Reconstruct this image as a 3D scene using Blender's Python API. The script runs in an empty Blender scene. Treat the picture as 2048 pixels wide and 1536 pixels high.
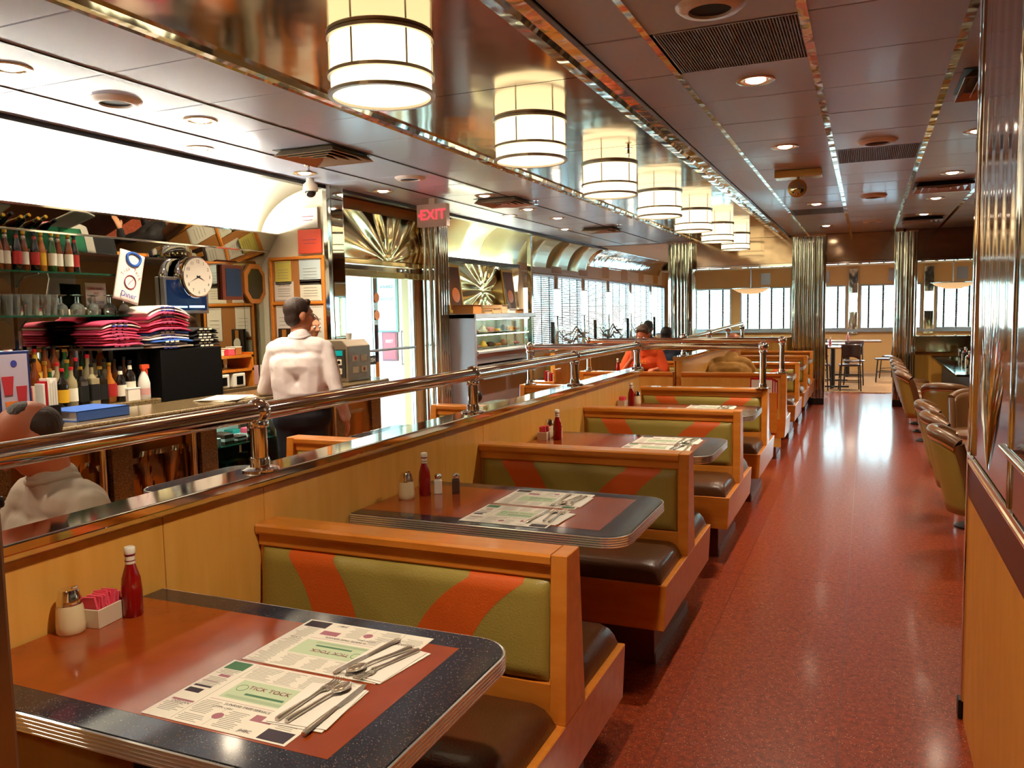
import bpy, math, random
from mathutils import Vector, Matrix, Euler
random.seed(7)
PI = math.pi
S = bpy.context.scene
C = S.collection
sin, cos = math.sin, math.cos

# ------------------------------------------------------------------ camera, world, exposure
EYE = 1.475
yaw, pit, rol, FPX = 0.40909, -0.08643, 0.01904, 1635.5
fw = Vector((-sin(yaw)*cos(pit), cos(yaw)*cos(pit), sin(pit)))
rx = Vector((cos(yaw), sin(yaw), 0)); dn = fw.cross(rx)
rr = rx*cos(rol)+dn*sin(rol); dd = -rx*sin(rol)+dn*cos(rol)
cam = bpy.data.cameras.new('camera'); co = bpy.data.objects.new('camera', cam); C.objects.link(co)
cam.sensor_width = 36; cam.lens = 36*FPX/2048; cam.clip_start = .02; cam.clip_end = 200
M3 = Matrix((rr, -dd, -fw)).transposed()
co.matrix_world = Matrix.Translation((0, 0, EYE)) @ M3.to_4x4()
S.camera = co
S.view_settings.view_transform = 'Standard'; S.view_settings.look = 'None'
S.view_settings.exposure = 0.8; S.view_settings.gamma = 1; S.view_settings.use_curve_mapping = False
try:
    S.cycles.use_denoising = True; S.cycles.max_bounces = 9; S.cycles.glossy_bounces = 6
    S.cycles.diffuse_bounces = 4; S.cycles.transmission_bounces = 8; S.cycles.sample_clamp_indirect = 6
    S.cycles.caustics_refractive = False; S.cycles.caustics_reflective = False
    S.cycles.transparent_max_bounces = 12
except Exception: pass
W = bpy.data.worlds.new('daylight'); S.world = W; W.use_nodes = True
wn = W.node_tree.nodes; bg = wn['Background']
tc = wn.new('ShaderNodeTexCoord'); sp = wn.new('ShaderNodeSeparateXYZ'); cr = wn.new('ShaderNodeValToRGB')
W.node_tree.links.new(tc.outputs['Generated'], sp.inputs[0]); W.node_tree.links.new(sp.outputs['Z'], cr.inputs[0])
W.node_tree.links.new(cr.outputs[0], bg.inputs[0])
cr.color_ramp.elements[0].position = 0.0; cr.color_ramp.elements[0].color = (.92, .97, 1, 1)
cr.color_ramp.elements[1].position = .6; cr.color_ramp.elements[1].color = (.45, .72, 1, 1)
_e = cr.color_ramp.elements.new(.012); _e.color = (.50, .80, .88, 1)
bg.inputs[1].default_value = 18.0
LAMP = 1.35      # drum shades
DOWN = 75.0     # downlight power (W)
COVE = 130.0     # fluorescent tube strength

# ------------------------------------------------------------------ materials
def lin(h):
    h = h.lstrip('#'); o = []
    for i in (0, 2, 4):
        c = int(h[i:i+2], 16)/255
        o.append(c/12.92 if c <= .04045 else ((c+.055)/1.055)**2.4)
    return (*o, 1)
_m = {}
def mat(name, col='#888888', rough=.5, metal=0, coat=0, emit=None, es=1, trans=0, alpha=1, ior=1.45, bump=None, spec=.5, sss=0):
    if name in _m: return _m[name]
    m = bpy.data.materials.new(name); m.use_nodes = True; n = m.node_tree.nodes; b = n['Principled BSDF']
    c = lin(col) if isinstance(col, str) else col
    b.inputs['Base Color'].default_value = c; b.inputs['Roughness'].default_value = rough
    b.inputs['Metallic'].default_value = metal; b.inputs['Coat Weight'].default_value = coat
    b.inputs['Coat Roughness'].default_value = .08
    b.inputs['Transmission Weight'].default_value = trans; b.inputs['IOR'].default_value = ior
    b.inputs['Alpha'].default_value = alpha; b.inputs['Specular IOR Level'].default_value = spec
    if emit: b.inputs['Emission Color'].default_value = lin(emit) if isinstance(emit, str) else emit; b.inputs['Emission Strength'].default_value = es
    if bump: addbump(m, *bump)
    m.diffuse_color = c
    _m[name] = m; return m
def nd(m, t, **kw):
    x = m.node_tree.nodes.new(t)
    for k, v in kw.items():
        if hasattr(x, k): setattr(x, k, v)
        else: x.inputs[k].default_value = v
    return x
def lk(m, a, b): m.node_tree.links.new(a, b)
def coords(m, scale=(1, 1, 1), which='Object'):
    t = nd(m, 'ShaderNodeTexCoord'); mp = nd(m, 'ShaderNodeMapping'); mp.inputs['Scale'].default_value = scale
    lk(m, t.outputs[which], mp.inputs[0]); return mp.outputs[0]
def geo(m, scale=(1, 1, 1)):
    t = nd(m, 'ShaderNodeNewGeometry'); mp = nd(m, 'ShaderNodeMapping'); mp.inputs['Scale'].default_value = scale
    lk(m, t.outputs['Position'], mp.inputs[0]); return mp.outputs[0]
def addbump(m, scale, strength, vec=(1, 1, 1), detail=2, world=True):
    b = m.node_tree.nodes['Principled BSDF']
    nz = nd(m, 'ShaderNodeTexNoise', Scale=scale, Detail=detail); lk(m, (geo if world else coords)(m, vec), nz.inputs['Vector'])
    bp = nd(m, 'ShaderNodeBump', Strength=strength, Distance=.01); lk(m, nz.outputs[0], bp.inputs['Height']); lk(m, bp.outputs[0], b.inputs['Normal'])
def noisecol(m, c1, c2, scale, vec=(1, 1, 1), lo=.35, hi=.65, detail=4, sock='Base Color', world=True):
    b = m.node_tree.nodes['Principled BSDF']
    nz = nd(m, 'ShaderNodeTexNoise', Scale=scale, Detail=detail); lk(m, (geo if world else coords)(m, vec), nz.inputs['Vector'])
    r = nd(m, 'ShaderNodeValToRGB'); e = r.color_ramp.elements; e[0].position = lo; e[1].position = hi; e[0].color = lin(c1); e[1].color = lin(c2)
    lk(m, nz.outputs[0], r.inputs[0]); lk(m, r.outputs[0], b.inputs[sock]); return r
def specks(m, base, items, seed=0):
    """terrazzo / granite: voronoi chips of several colours over a base socket"""
    b = m.node_tree.nodes['Principled BSDF']; cur = base
    for i, (sc, thr, col) in enumerate(items):
        v = nd(m, 'ShaderNodeTexVoronoi', Scale=sc); g = geo(m); lk(m, g, v.inputs['Vector'])
        s2 = nd(m, 'ShaderNodeSeparateColor'); lk(m, v.outputs['Color'], s2.inputs[0])
        a = nd(m, 'ShaderNodeMath', operation='GREATER_THAN'); lk(m, s2.outputs[i % 3], a.inputs[0]); a.inputs[1].default_value = thr
        d = nd(m, 'ShaderNodeMath', operation='LESS_THAN'); lk(m, v.outputs['Distance'], d.inputs[0]); d.inputs[1].default_value = .42
        mu = nd(m, 'ShaderNodeMath', operation='MULTIPLY'); lk(m, a.outputs[0], mu.inputs[0]); lk(m, d.outputs[0], mu.inputs[1])
        mx = nd(m, 'ShaderNodeMix', data_type='RGBA'); lk(m, mu.outputs[0], mx.inputs[0])
        if isinstance(cur, tuple): mx.inputs[6].default_value = cur
        else: lk(m, cur, mx.inputs[6])
        mx.inputs[7].default_value = lin(col); cur = mx.outputs[2]
    lk(m, cur, b.inputs['Base Color'])

chrome = mat('chrome', '#e6e2dc', .07, 1)
chrome_r = mat('rippled_chrome', '#dfe4dc', .09, 1, bump=(3.0, 1.0, (2, 2, .8), 1.5))
mirror = mat('mirror_glass', '#cfd2c4', .02, 1)
mirror_c = mat('ceiling_mirror', '#b8a288', .10, 1, bump=(2.2, .35, (1, 1, 1), 2))
steel = mat('brushed_steel', '#a8a8ae', .32, 1)
steel_pl = mat('plum_mirror_steel', '#b8a49e', .09, 1)
gold_r = mat('gold_rippled_metal', '#e4cf9a', .12, 1, bump=(3, .45, (1, 1, 1), 1))
darkmetal = mat('dark_metal', '#3a3330', .35, .8)
blackp = mat('black_plastic', '#0d0c0c', .35)
blackc = mat('black_box_paint', '#060505', .6, spec=.2)
white = mat('white_paint', '#f2efe6', .55)
whitep = mat('white_plastic', '#efe9da', .35)
cream = mat('cream_paint', '#e9e0c4', .5)
glass = mat('clear_glass', '#f4fff8', .02, trans=1, ior=1.1, spec=.4)
glassg = mat('green_edge_glass', '#3f8f6c', .05, trans=.75, ior=1.2)
wood = mat('divider_laminate', '#d49a50', .32, coat=.25)
noisecol(wood, '#eab058', '#dc9f44', 6, (3, 3, .35), .3, .7, 5)
wood2 = mat('booth_frame_wood', '#c9772c', .28, coat=.5)
noisecol(wood2, '#de8c36', '#ce7622', 9, (.5, 3, 2.5), .3, .7, 5)
woodp = mat('partition_laminate', '#d88c38', .4)
noisecol(woodp, '#ec9f40', '#e08e34', 12, (1, 1, .4), .3, .7, 3)
green = mat('pale_green_vinyl', '#9c8840', .38, coat=.1, bump=(220, .12, (1, 1, 1), 1))
rust = mat('rust_orange_vinyl', '#d05a1e', .4, coat=.1, bump=(220, .12, (1, 1, 1), 1))
brown = mat('dark_brown_vinyl', '#553019', .32, coat=.2, bump=(160, .15, (1, 1, 1), 1))
brown2 = mat('brown_vinyl', '#6b4526', .35, coat=.15)
pipe_m = mat('orange_piping', '#b0561f', .5)
inlay = mat('rust_laminate_top', '#c8531a', .2, coat=.55)
noisecol(inlay, '#a04212', '#8e380e', 8, (1, 1, 1), .3, .7, 3)
border = mat('speckled_navy_laminate', '#23252f', .12, coat=.3)
specks(border, lin('#24262f'), [(330, .86, '#3e3e4a'), (420, .955, '#7c786c'), (380, .965, '#7a4a30')])
floor_m = mat('red_terrazzo', '#8a3018', .36, coat=.62, spec=.3); floor_m.node_tree.nodes['Principled BSDF'].inputs['Coat Roughness'].default_value = .13
_r = noisecol(floor_m, '#6c1f0c', '#9c3c18', 42, (1, 1, 1), .32, .68, 5)
specks(floor_m, _r.outputs[0], [(150, .6, '#7a2a12'), (170, .8, '#a4502a'), (230, .972, '#d09468'), (160, .93, '#4c1a10')])
addbump(floor_m, 9, .02)
seam_m = mat('floor_seam', '#5a2012', .3)
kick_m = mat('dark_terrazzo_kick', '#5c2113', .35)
carpet_m = mat('beige_carpet', '#a8805c', .95)
noisecol(carpet_m, '#ae8660', '#94704c', 60, (1, 1, 1), .35, .65, 3)
tile_m = mat('ceiling_panel_laminate', '#b6c2dc', .34, coat=.15)
slab_m = mat('ceiling_void', '#2a2220', .8)
plaster = mat('beige_wall', '#d0ab78', .6)
tanwall = mat('tan_stripe_wall', '#c08a38', .55)
cove_m = mat('cove_white', '#f3efdf', .3, coat=.3)
cove_g = mat('cove_pale_green_metal', '#d6d4a4', .26, .45)
granite = mat('brown_granite', '#75603f', .18, coat=.3)
specks(granite, lin('#7a6546'), [(120, .6, '#4a3b27'), (160, .75, '#a08a62'), (200, .88, '#2a2118')])
cork = mat('cork_board', '#a86c34', .8)
skin = mat('skin', '#c98a6a', .5, sss=.1); skin_r = mat('ruddy_skin', '#ba6c4c', .5)
hair_b = mat('dark_brown_hair', '#2a160c', .6, bump=(120, .5, (1, 1, .3), 2)); hair_k = mat('black_hair', '#120d0c', .55); hair_g = mat('grey_beard', '#a59a8c', .7)
lampshade = mat('lit_drum_shade', '#fff2cf', .5, emit=(1, .84, .50, 1), es=LAMP)
lampshade_b = mat('lit_drum_diffuser', '#fff2cf', .5, emit=(1, .86, .56, 1), es=LAMP*.85)
bulb_m = mat('lit_bulb', '#ffffff', .5, emit=(1, .80, .58, 1), es=14)
sconce_m = mat('lit_sconce_shade', '#fff6e0', .5, emit=(1, .90, .70, 1), es=2.6)
tube_m = mat('fluorescent_tube', '#ffffff', .5, emit=(1, .95, .80, 1), es=COVE)
case_l = mat('case_tube', '#ffffff', .5, emit=(.85, 1, .95, 1), es=14)
exit_m = mat('lit_exit_letters', '#ff2020', .5, emit=(1, .03, .05, 1), es=1.6)
red = mat('red_plastic', '#b81420', .35); ketch = mat('ketchup_bottle_red', '#8c0a0e', .12, coat=.5)
label_w = mat('paper_label', '#e8e2cf', .6); paper = mat('paper_white', '#eee4d6', .7); pink = mat('pink_packet_paper', '#f0566e', .6)
napk = mat('napkin_paper', '#f0e6dc', .85)
ink = mat('print_dark', '#3a2f3a', .6); ink_r = mat('print_maroon', '#8a2a4a', .6); ink_g = mat('print_green', '#4f7a5a', .6); ink_lg = mat('print_pale_green', '#c3d0ae', .65); ink_b = mat('print_grey', '#8e8478', .6); ink_p = mat('print_blue', '#3a3f9a', .6)
silver = mat('cutlery_steel', '#efe8da', .18, .88)

# ------------------------------------------------------------------ mesh building
class MB:
    def __init__(s): s.v = []; s.f = []
    def add(s, V, F):
        o = len(s.v); s.v += [tuple(p) for p in V]; s.f += [tuple(i+o for i in f) for f in F]; return s
    def box(s, x0, x1, y0, y1, z0, z1):
        V = [(x, y, z) for z in (z0, z1) for y in (y0, y1) for x in (x0, x1)]
        return s.add(V, [(0, 2, 3, 1), (4, 5, 7, 6), (0, 1, 5, 4), (2, 6, 7, 3), (0, 4, 6, 2), (1, 3, 7, 5)])
    def prism(s, P, a, b, ax='z'):
        """polygon P extruded from a to b: ax z -> P=(x,y); x -> P=(y,z); y -> P=(x,z)"""
        n = len(P)
        g = {'z': lambda p, t: (p[0], p[1], t), 'x': lambda p, t: (t, p[0], p[1]), 'y': lambda p, t: (p[0], t, p[1])}[ax]
        V = [g(p, a) for p in P]+[g(p, b) for p in P]
        F = [tuple(range(n-1, -1, -1)), tuple(range(n, 2*n))]+[(i, (i+1) % n, n+(i+1) % n, n+i) for i in range(n)]
        return s.add(V, F)
    def tube(s, pts, r, n=10, caps=True, closed=False):
        pts = [Vector(p) for p in pts]; N = len(pts); R = r if isinstance(r, (list, tuple)) else [r]*N
        V = []; up = None
        for i, p in enumerate(pts):
            if closed: d = pts[(i+1) % N]-pts[i-1]
            else: d = pts[min(i+1, N-1)]-pts[max(i-1, 0)]
            d.normalize()
            if up is None:
                up = Vector((0, 0, 1)) if abs(d.z) < .9 else Vector((1, 0, 0))
            u = (up-d*up.dot(d)).normalized(); w = d.cross(u); up = u
            for k in range(n):
                a = 2*PI*k/n; V.append(p+(u*cos(a)+w*sin(a))*R[i])
        F = []
        for i in range(N if closed else N-1):
            j = (i+1) % N
            for k in range(n): F.append((i*n+k, i*n+(k+1) % n, j*n+(k+1) % n, j*n+k))
        if caps and not closed: F += [tuple(range(n-1, -1, -1)), tuple(range((N-1)*n, N*n))]
        return s.add(V, F)
    def lathe(s, prof, c=(0, 0, 0), n=24, ax='z', cap=True):
        V = []; F = []; m = len(prof)
        for r, z in prof:
            for k in range(n):
                a = 2*PI*k/n; q = (r*cos(a), r*sin(a), z)
                if ax == 'x': q = (z, q[0], q[1])
                if ax == 'y': q = (q[1], z, q[0])
                V.append((c[0]+q[0], c[1]+q[1], c[2]+q[2]))
        for i in range(m-1):
            for k in range(n): F.append((i*n+k, i*n+(k+1) % n, (i+1)*n+(k+1) % n, (i+1)*n+k))
        if cap: F += [tuple(range(n-1, -1, -1)), tuple(range((m-1)*n, m*n))]
        return s.add(V, F)
    def ball(s, c, r, n=12, m=8, M=None):
        R = (r, r, r) if not isinstance(r, (tuple, list)) else r
        V = [Vector((0, 0, -R[2]))]; 
        for i in range(1, m):
            t = PI*i/m
            for k in range(n):
                a = 2*PI*k/n; V.append(Vector((R[0]*sin(t)*cos(a), R[1]*sin(t)*sin(a), -R[2]*cos(t))))
        V.append(Vector((0, 0, R[2]))); F = []
        if M is not None: V = [M @ v for v in V]
        V = [v+Vector(c) for v in V]
        for k in range(n):
            F.append((0, 1+(k+1) % n, 1+k)); F.append((len(V)-1, 1+(m-2)*n+k, 1+(m-2)*n+(k+1) % n))
        for i in range(m-2):
            for k in range(n): a = 1+i*n; F.append((a+k, a+(k+1) % n, a+n+(k+1) % n, a+n+k))
        return s.add(V, F)
    def grid(s, fn, nu, nv):
        V = [fn(i/nu, j/nv) for j in range(nv+1) for i in range(nu+1)]
        F = [(j*(nu+1)+i, j*(nu+1)+i+1, (j+1)*(nu+1)+i+1, (j+1)*(nu+1)+i) for j in range(nv) for i in range(nu)]
        return s.add(V, F)
    def text(s, t, size, M, align='CENTER', depth=0.0004, bold=False):
        V, F = textgeo(t, align)
        o = M.to_3x3(); k = Vector(M.translation)
        return s.add([k+o @ Vector((p[0]*size, p[1]*size, depth)) for p in V], F)
    def xf(s, M):
        s.v = [tuple(M @ Vector(p)) for p in s.v]; return s
_tg = {}
def textgeo(t, align):
    if (t, align) in _tg: return _tg[(t, align)]
    c = bpy.data.curves.new('t', 'FONT'); c.body = t; c.align_x = align; c.align_y = 'CENTER'; c.resolution_u = 2
    o = bpy.data.objects.new('t', c); C.objects.link(o); dg = bpy.context.evaluated_depsgraph_get()
    me = o.evaluated_get(dg).to_mesh(); V = [tuple(v.co) for v in me.vertices]; F = [tuple(p.vertices) for p in me.polygons]
    o.evaluated_get(dg).to_mesh_clear(); bpy.data.objects.remove(o); bpy.data.curves.remove(c)
    _tg[(t, align)] = (V, F); return V, F
def frame(o, x, y):
    """matrix for text: origin o, writing direction x, up direction y"""
    x = Vector(x).normalized(); y = Vector(y).normalized(); z = x.cross(y)
    M = Matrix((x, y, z)).transposed().to_4x4(); M.translation = Vector(o); return M
def wloc(o):
    p = Vector((0, 0, 0))
    while o is not None: p = p+o.location; o = o.parent
    return p
def obj(name, mb, m, parent=None, smooth=False, bevel=0, seg=2, flat_angle=None, subsurf=0, solid=0):
    me = bpy.data.meshes.new(name); V = mb.v
    off = wloc(parent) if parent else Vector((0, 0, 0))
    o = bpy.data.objects.new(name, me)
    if parent is None and V:
        xs = [p[0] for p in V]; ys = [p[1] for p in V]; zs = [p[2] for p in V]
        off = Vector(((min(xs)+max(xs))/2, (min(ys)+max(ys))/2, min(zs))); o.location = off
    me.from_pydata([(p[0]-off.x, p[1]-off.y, p[2]-off.z) for p in V], [], mb.f); me.update()
    me.materials.append(m)
    if smooth:
        me.shade_smooth()
        try: me.set_sharp_from_angle(angle=math.radians(50))
        except Exception: pass
    C.objects.link(o)
    if parent: o.parent = parent
    if solid: d = o.modifiers.new('s', 'SOLIDIFY'); d.thickness = solid; d.offset = 0
    if bevel: d = o.modifiers.new('b', 'BEVEL'); d.width = bevel; d.segments = seg; d.limit_method = 'ANGLE'; d.angle_limit = .6
    if subsurf: d = o.modifiers.new('u', 'SUBSURF'); d.levels = d.render_levels = subsurf
    return o
def auto(o, ang=40):
    """smooth shading with sharp creases kept"""
    me = o.data; me.shade_smooth()
    try: me.set_sharp_from_angle(angle=math.radians(ang))
    except Exception: pass
    return o
def tag(o, label, cat, group=None):
    o['label'] = label; o['category'] = cat
    if group: o['group'] = group
    return o
def thing(name, label, cat, loc=(0, 0, 0), rz=0, group=None):
    o = bpy.data.objects.new(name, None); C.objects.link(o); o.location = loc; o.rotation_euler = (0, 0, rz)
    o.empty_display_size = .05
    return tag(o, label, cat, group)
def struct(name, mb, m, **k):
    o = obj(name, mb, m, None, **k); o['kind'] = 'structure'; return o
def dup(root, loc, rz=None, label=None, group=None, rot=None):
    r = root.copy(); C.objects.link(r); r.location = loc
    if rz is not None: r.rotation_euler = (0, 0, rz)
    if rot is not None: r.rotation_euler = rot
    if label: r['label'] = label
    if group: r['group'] = group
    for ch in root.children:
        c = ch.copy(); C.objects.link(c); c.parent = r
        for g in ch.children:
            d = g.copy(); C.objects.link(d); d.parent = c
    return r
def inst(o, parent, loc=(0, 0, 0), rot=(0, 0, 0), scale=(1, 1, 1)):
    """one more part sharing mesh data"""
    c = o.copy(); C.objects.link(c); c.parent = parent; c.location = loc; c.rotation_euler = rot; c.scale = scale; return c
ORD = ['first', 'second', 'third', 'fourth', 'fifth', 'sixth', 'seventh', 'eighth', 'ninth', 'tenth', 'eleventh', 'twelfth', 'thirteenth', 'fourteenth', 'fifteenth', 'sixteenth', 'seventeenth', 'eighteenth']
def light(kind, loc, power, col=(1, .78, .52), size=.1, rot=(0, 0, 0), **k):
    l = bpy.data.lights.new(kind.lower()+'_light', kind); l.energy = power; l.color = col
    if kind == 'AREA': l.size = size; 
    elif kind != 'SUN': l.shadow_soft_size = size
    for a, b in k.items(): setattr(l, a, b)
    o = bpy.data.objects.new(l.name, l); C.objects.link(o); o.location = loc; o.rotation_euler = rot; return o

# ================================================================== STRUCTURE
CZ = 2.575
fl = struct('floor', MB().box(-6.2, 3.4, -3, 15.15, -.1, 0), floor_m)
for x in (-.62, -.065, .52):
    obj('floor_joint', MB().box(x-.0016, x+.0016, -3, 15.15, 0, .0004), seam_m, fl)
for y in (4.6, 9.2):
    obj('floor_joint', MB().box(-4.5, 3.4, y-.0016, y+.0016, 0, .0004), seam_m, fl)
obj('carpet', MB().box(-6.2, 3.4, 15.15, 20.6, -.1, .006), carpet_m, fl)
obj('threshold_strip', MB().box(-2.6, 3.4, 15.11, 15.17, 0, .012), chrome, fl)

ce = struct('ceiling', MB().box(-6.2, 3.4, -3, 20.6, CZ+.035, CZ+.12), slab_m)
colsX = [(-4.2, -3.72), (-3.72, -3.13), (-3.13, -2.56), (-1.10, -.83), (-.83, -.235), (-.235, .345), (.345, .93), (.93, 1.52)]
skip = {(4, 0), (5, 5), (4, 11)}
protos = {}
for ci, (a, b) in enumerate(colsX):
    for k in range(-3, 17):
        if (ci, k) in skip: continue
        y0 = 3.34+.595*k
        if ci == 0:
            pass
        if ci not in protos:
            w = b-a
            t = obj('ceiling_tile', MB().box(-w/2+.004, w/2-.004, -.2945, .2945, 0, .03), tile_m, ce, bevel=.003, seg=1)
            t.location = (0, 0, 0); protos[ci] = t; t.location = Vector(((a+b)/2, y0+.2975, CZ))-wloc(ce)
            t.data.transform(Matrix.Translation(wloc(ce)))
        else: inst(protos[ci], ce, Vector(((a+b)/2, y0+.2975, CZ))-wloc(ce), (random.uniform(-.003, .003), random.uniform(-.003, .003), 0))
obj('ceiling_plate', MB().box(-4.25, -1.1, -3, 1.55, CZ, CZ+.03).box(-1.1, 1.52, -3, 1.55, CZ, CZ+.03).box(1.52, 3.4, -3, 13.5, CZ, CZ+.03), tile_m, ce)
for x, w in ((-.83, .028), (-.235, .036), (.345, .036), (.93, .036), (-3.13, .014), (-3.72, .012)):
    obj('ceiling_strip', MB().box(x-w/2, x+w/2, 1.5, 13.4, CZ-.006, CZ+.02), chrome_r if w > .02 else darkmetal, ce)
# mirrored lamp strip with its mouldings
ys = [-3, -.2, 1.78, 3.76, 5.43, 7.1, 8.8, 10.5, 12.2, 13.4]
for a, b in zip(ys, ys[1:]):
    obj('mirror_panel', MB().box(-2.50, -1.22, a+.004, b-.004, CZ-.002, CZ+.02), mirror_c, ce)
for nm, P in (('moulding', [(-2.56, CZ), (-2.56, CZ-.022), (-2.535, CZ-.03), (-2.52, CZ-.012), (-2.505, CZ-.03), (-2.48, CZ-.024), (-2.47, CZ)]),
              ('moulding', [(-1.10, CZ), (-1.10, CZ-.03), (-1.15, CZ-.034), (-1.165, CZ-.012), (-1.185, CZ-.034), (-1.235, CZ-.03), (-1.24, CZ)])):
    obj(nm, MB().prism(P, -3, 13.4, 'y'), chrome_r, ce)

# ---- left bar wall, cove, mirror band
wl = struct('wall_left', MB().box(-5.1, -4.9, -3, 5.9, 0, CZ+.1), cream)
for i, (a, b) in enumerate(((-1.0, 1.4), (1.4, 3.52), (3.52, 5.55), (5.55, 5.8))):
    obj('mirror_panel', MB().box(-4.9, -4.89, a+.003, b-.003, .95, 1.95), mirror, wl)
obj('splash_panel', MB().box(-4.9, -4.885, -3, 5.8, 0, .95), granite, wl)
obj('mirror_soffit', MB().prism([(-4.895, 1.93), (-4.80, 2.05), (-4.70, 2.195), (-4.715, 2.195), (-4.895, 1.96)], -3, 5.8, 'y'), mirror, wl)
obj('soffit_strip', MB().box(-4.90, -4.885, -3, 5.8, 1.925, 1.94).box(-4.80, -4.795, -3, 5.8, 2.04, 2.05).box(-4.705, -4.693, -3, 5.8, 2.185, 2.197), chrome, wl)
cv = struct('trim_1', MB().box(-4.26, -4.19, -3, 14, CZ-.03, CZ+.01), darkmetal)
cvs = [0, .9, 1.9, 2.9, 3.9, 4.9, 5.8]
def covef(y0, y1, xa, xb, zt, zb):
    return lambda u, v: (xa-(xa-xb)*sin(v*PI/2), y0+(y1-y0)*u, zb+(zt-zb)*cos(v*PI/2))
for a, b in zip([-3, -1.5]+cvs, [-1.5]+cvs):
    o = obj('cove_panel', MB().grid(covef(a+.003, b-.003, -4.22, -4.895, CZ, 2.14), 1, 14), cove_m, wl, smooth=True, solid=.006)
obj('light_tube', MB().tube([(-4.82, -2.9, 2.17), (-4.82, 2.8, 2.17)], .014, 8).tube([(-4.82, 2.85, 2.17), (-4.82, 5.7, 2.17)], .014, 8), tube_m, wl)

# ---- return wall with the notice boards, facing the camera at the end of the bar
we = struct('wall_entrance', MB().box(-4.95, -4.2, 5.8, 5.9, 0, CZ+.05), cream)
obj('chrome_edge', MB().box(-4.21, -4.17, 5.78, 6.02, 0, CZ), chrome_r, we)
obj('mirror_panel', MB().box(-4.22, -4.165, 5.84, 6.0, .9, CZ), mirror, we)
# ---- outer left wall beyond, with door and windows
def wallpieces():
    m = MB()
    m.box(-4.8, -4.6, 5.9, 6.43, 0, CZ+.05)
    m.box(-4.8, -4.6, 6.43, 8.0, 2.0, CZ+.05)
    m.box(-4.8, -4.6, 8.0, 11.1, 0, CZ+.05)
    m.box(-4.8, -4.6, 11.1, 20.5, 0, .9)
    m.box(-4.8, -4.6, 11.1, 20.5, 2.06, CZ+.05)
    return m
wo = struct('wall_windows', wallpieces(), plaster)
wedge = [(11.26, 12.36), (12.52, 13.74), (13.90, 15.26), (15.42, 16.90), (17.06, 18.66), (18.82, 20.2)]
pm = MB().box(-4.8, -4.6, 11.1, 11.26, .9, 2.06)
for (a, b), (c, d) in zip(wedge, wedge[1:]+[(20.5, 21)]): pm.box(-4.8, -4.6, b, c, .9, 2.06)
obj('window_pier', pm, chrome_r, wo)
for k in range(7):
    obj('fascia_stripe', MB().box(-4.6, -4.585, 10.9+k*1.35, 11.35+k*1.35, 2.1, 2.36), tanwall, wo)
struct('baseboard_left', MB().box(-4.6, -4.585, 8.0, 20.4, 0, .12), darkmetal)
blindm = mat('white_blind_slat', '#f4f6f8', .6); tapem = mat('blind_tape', '#30363e', .8)
def window(n, o, ux, w, z0, z1, depth, tapes, inward):
    """o: lower left corner on the wall plane, ux: unit vector along the wall, inward: unit vector into the room"""
    o = Vector(o); ux = Vector(ux); iw = Vector(inward)
    def bx(m, a, b, c, d, e, f):     # along, out, up
        P = [o+ux*i+iw*j+Vector((0, 0, k)) for k in (e, f) for j in (c, d) for i in (a, b)]
        m.add(P, [(0, 2, 3, 1), (4, 5, 7, 6), (0, 1, 5, 4), (2, 6, 7, 3), (0, 4, 6, 2), (1, 3, 7, 5)])
    m = MB(); h = z1-z0; t = .035
    bx(m, 0, w, -.08, 0.01, 0, t); bx(m, 0, w, -.08, .01, h-t, h); bx(m, 0, t, -.08, .01, t, h-t); bx(m, w-t, w, -.08, .01, t, h-t)
    st = struct('window_%d' % n, m, steel)
    m = MB(); bx(m, t, w-t, -.05, -.044, t, h-t); obj('glass_pane', m, glass, st)
    m = MB(); k = t+.02
    while k < h-t-.012:
        A_ = [o+ux*i+iw*j+Vector((0, 0, q)) for i in (t+.005, w-t-.005) for j, q in ((-.028, k+.014), (-.004, k), (-.004, k+.002), (-.028, k+.016))]
        m.add(A_, [(0, 1, 5, 4), (1, 2, 6, 5), (2, 3, 7, 6), (3, 0, 4, 7), (0, 3, 2, 1), (4, 5, 6, 7)]); k += .03
    s = obj('blind_slats', m, blindm, st); s['kind'] = 'stuff'
    m = MB()
    for i in range(tapes):
        a = t+(w-2*t)*(i+.5)/tapes; bx(m, a-.019, a+.019, -.002, .001, t, h-t)
    obj('blind_tapes', m, tapem, st)
    return st
wi = 1
for a, b in wedge:
    window(wi, (-4.6, b, .9), (0, -1, 0), b-a, .9, 2.06, .1, 3, (1, 0, 0)); wi += 1
# ---- far wall with windows
FY = 20.3
fx = [(-4.35, -3.0), (-2.78, -1.62), (-1.4, -.42), (-.14, 1.12), (1.40, 2.2), (2.42, 3.3)]
m = MB().box(-4.8, 3.4, FY, FY+.2, 0, .96).box(-4.8, 3.4, FY, FY+.2, 1.97, CZ+.05)
pe = -4.8
for a, b in fx+[(3.4, 3.5)]: m.box(pe, a, FY, FY+.2, .96, 1.97); pe = b
wf = struct('wall_far', m, plaster)
for a, b in fx: window(wi, (a, FY, .96), (1, 0, 0), b-a, .96, 1.97, .1, max(2, round((b-a)/.31)), (0, -1, 0)); wi += 1
for x in (-1.51, -.28, 1.26): obj('mirror_pilaster', MB().box(x-.10, x+.10, FY-.05, FY, .85, 2.34), chrome_r, wf, bevel=.01)
for x in (-2.2, -.9, .55, 1.9, 2.7): obj('wall_mirror_square', MB().box(x-.11, x+.11, FY-.012, FY, 2.03, 2.30), steel, wf)
obj('wall_ledge', MB().box(-4.6, 3.4, FY-.06, FY, .90, .955), steel, wf)
obj('top_cove', MB().box(-4.6, 3.4, FY-.5, FY, 2.40, 2.43), white, wf)
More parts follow.
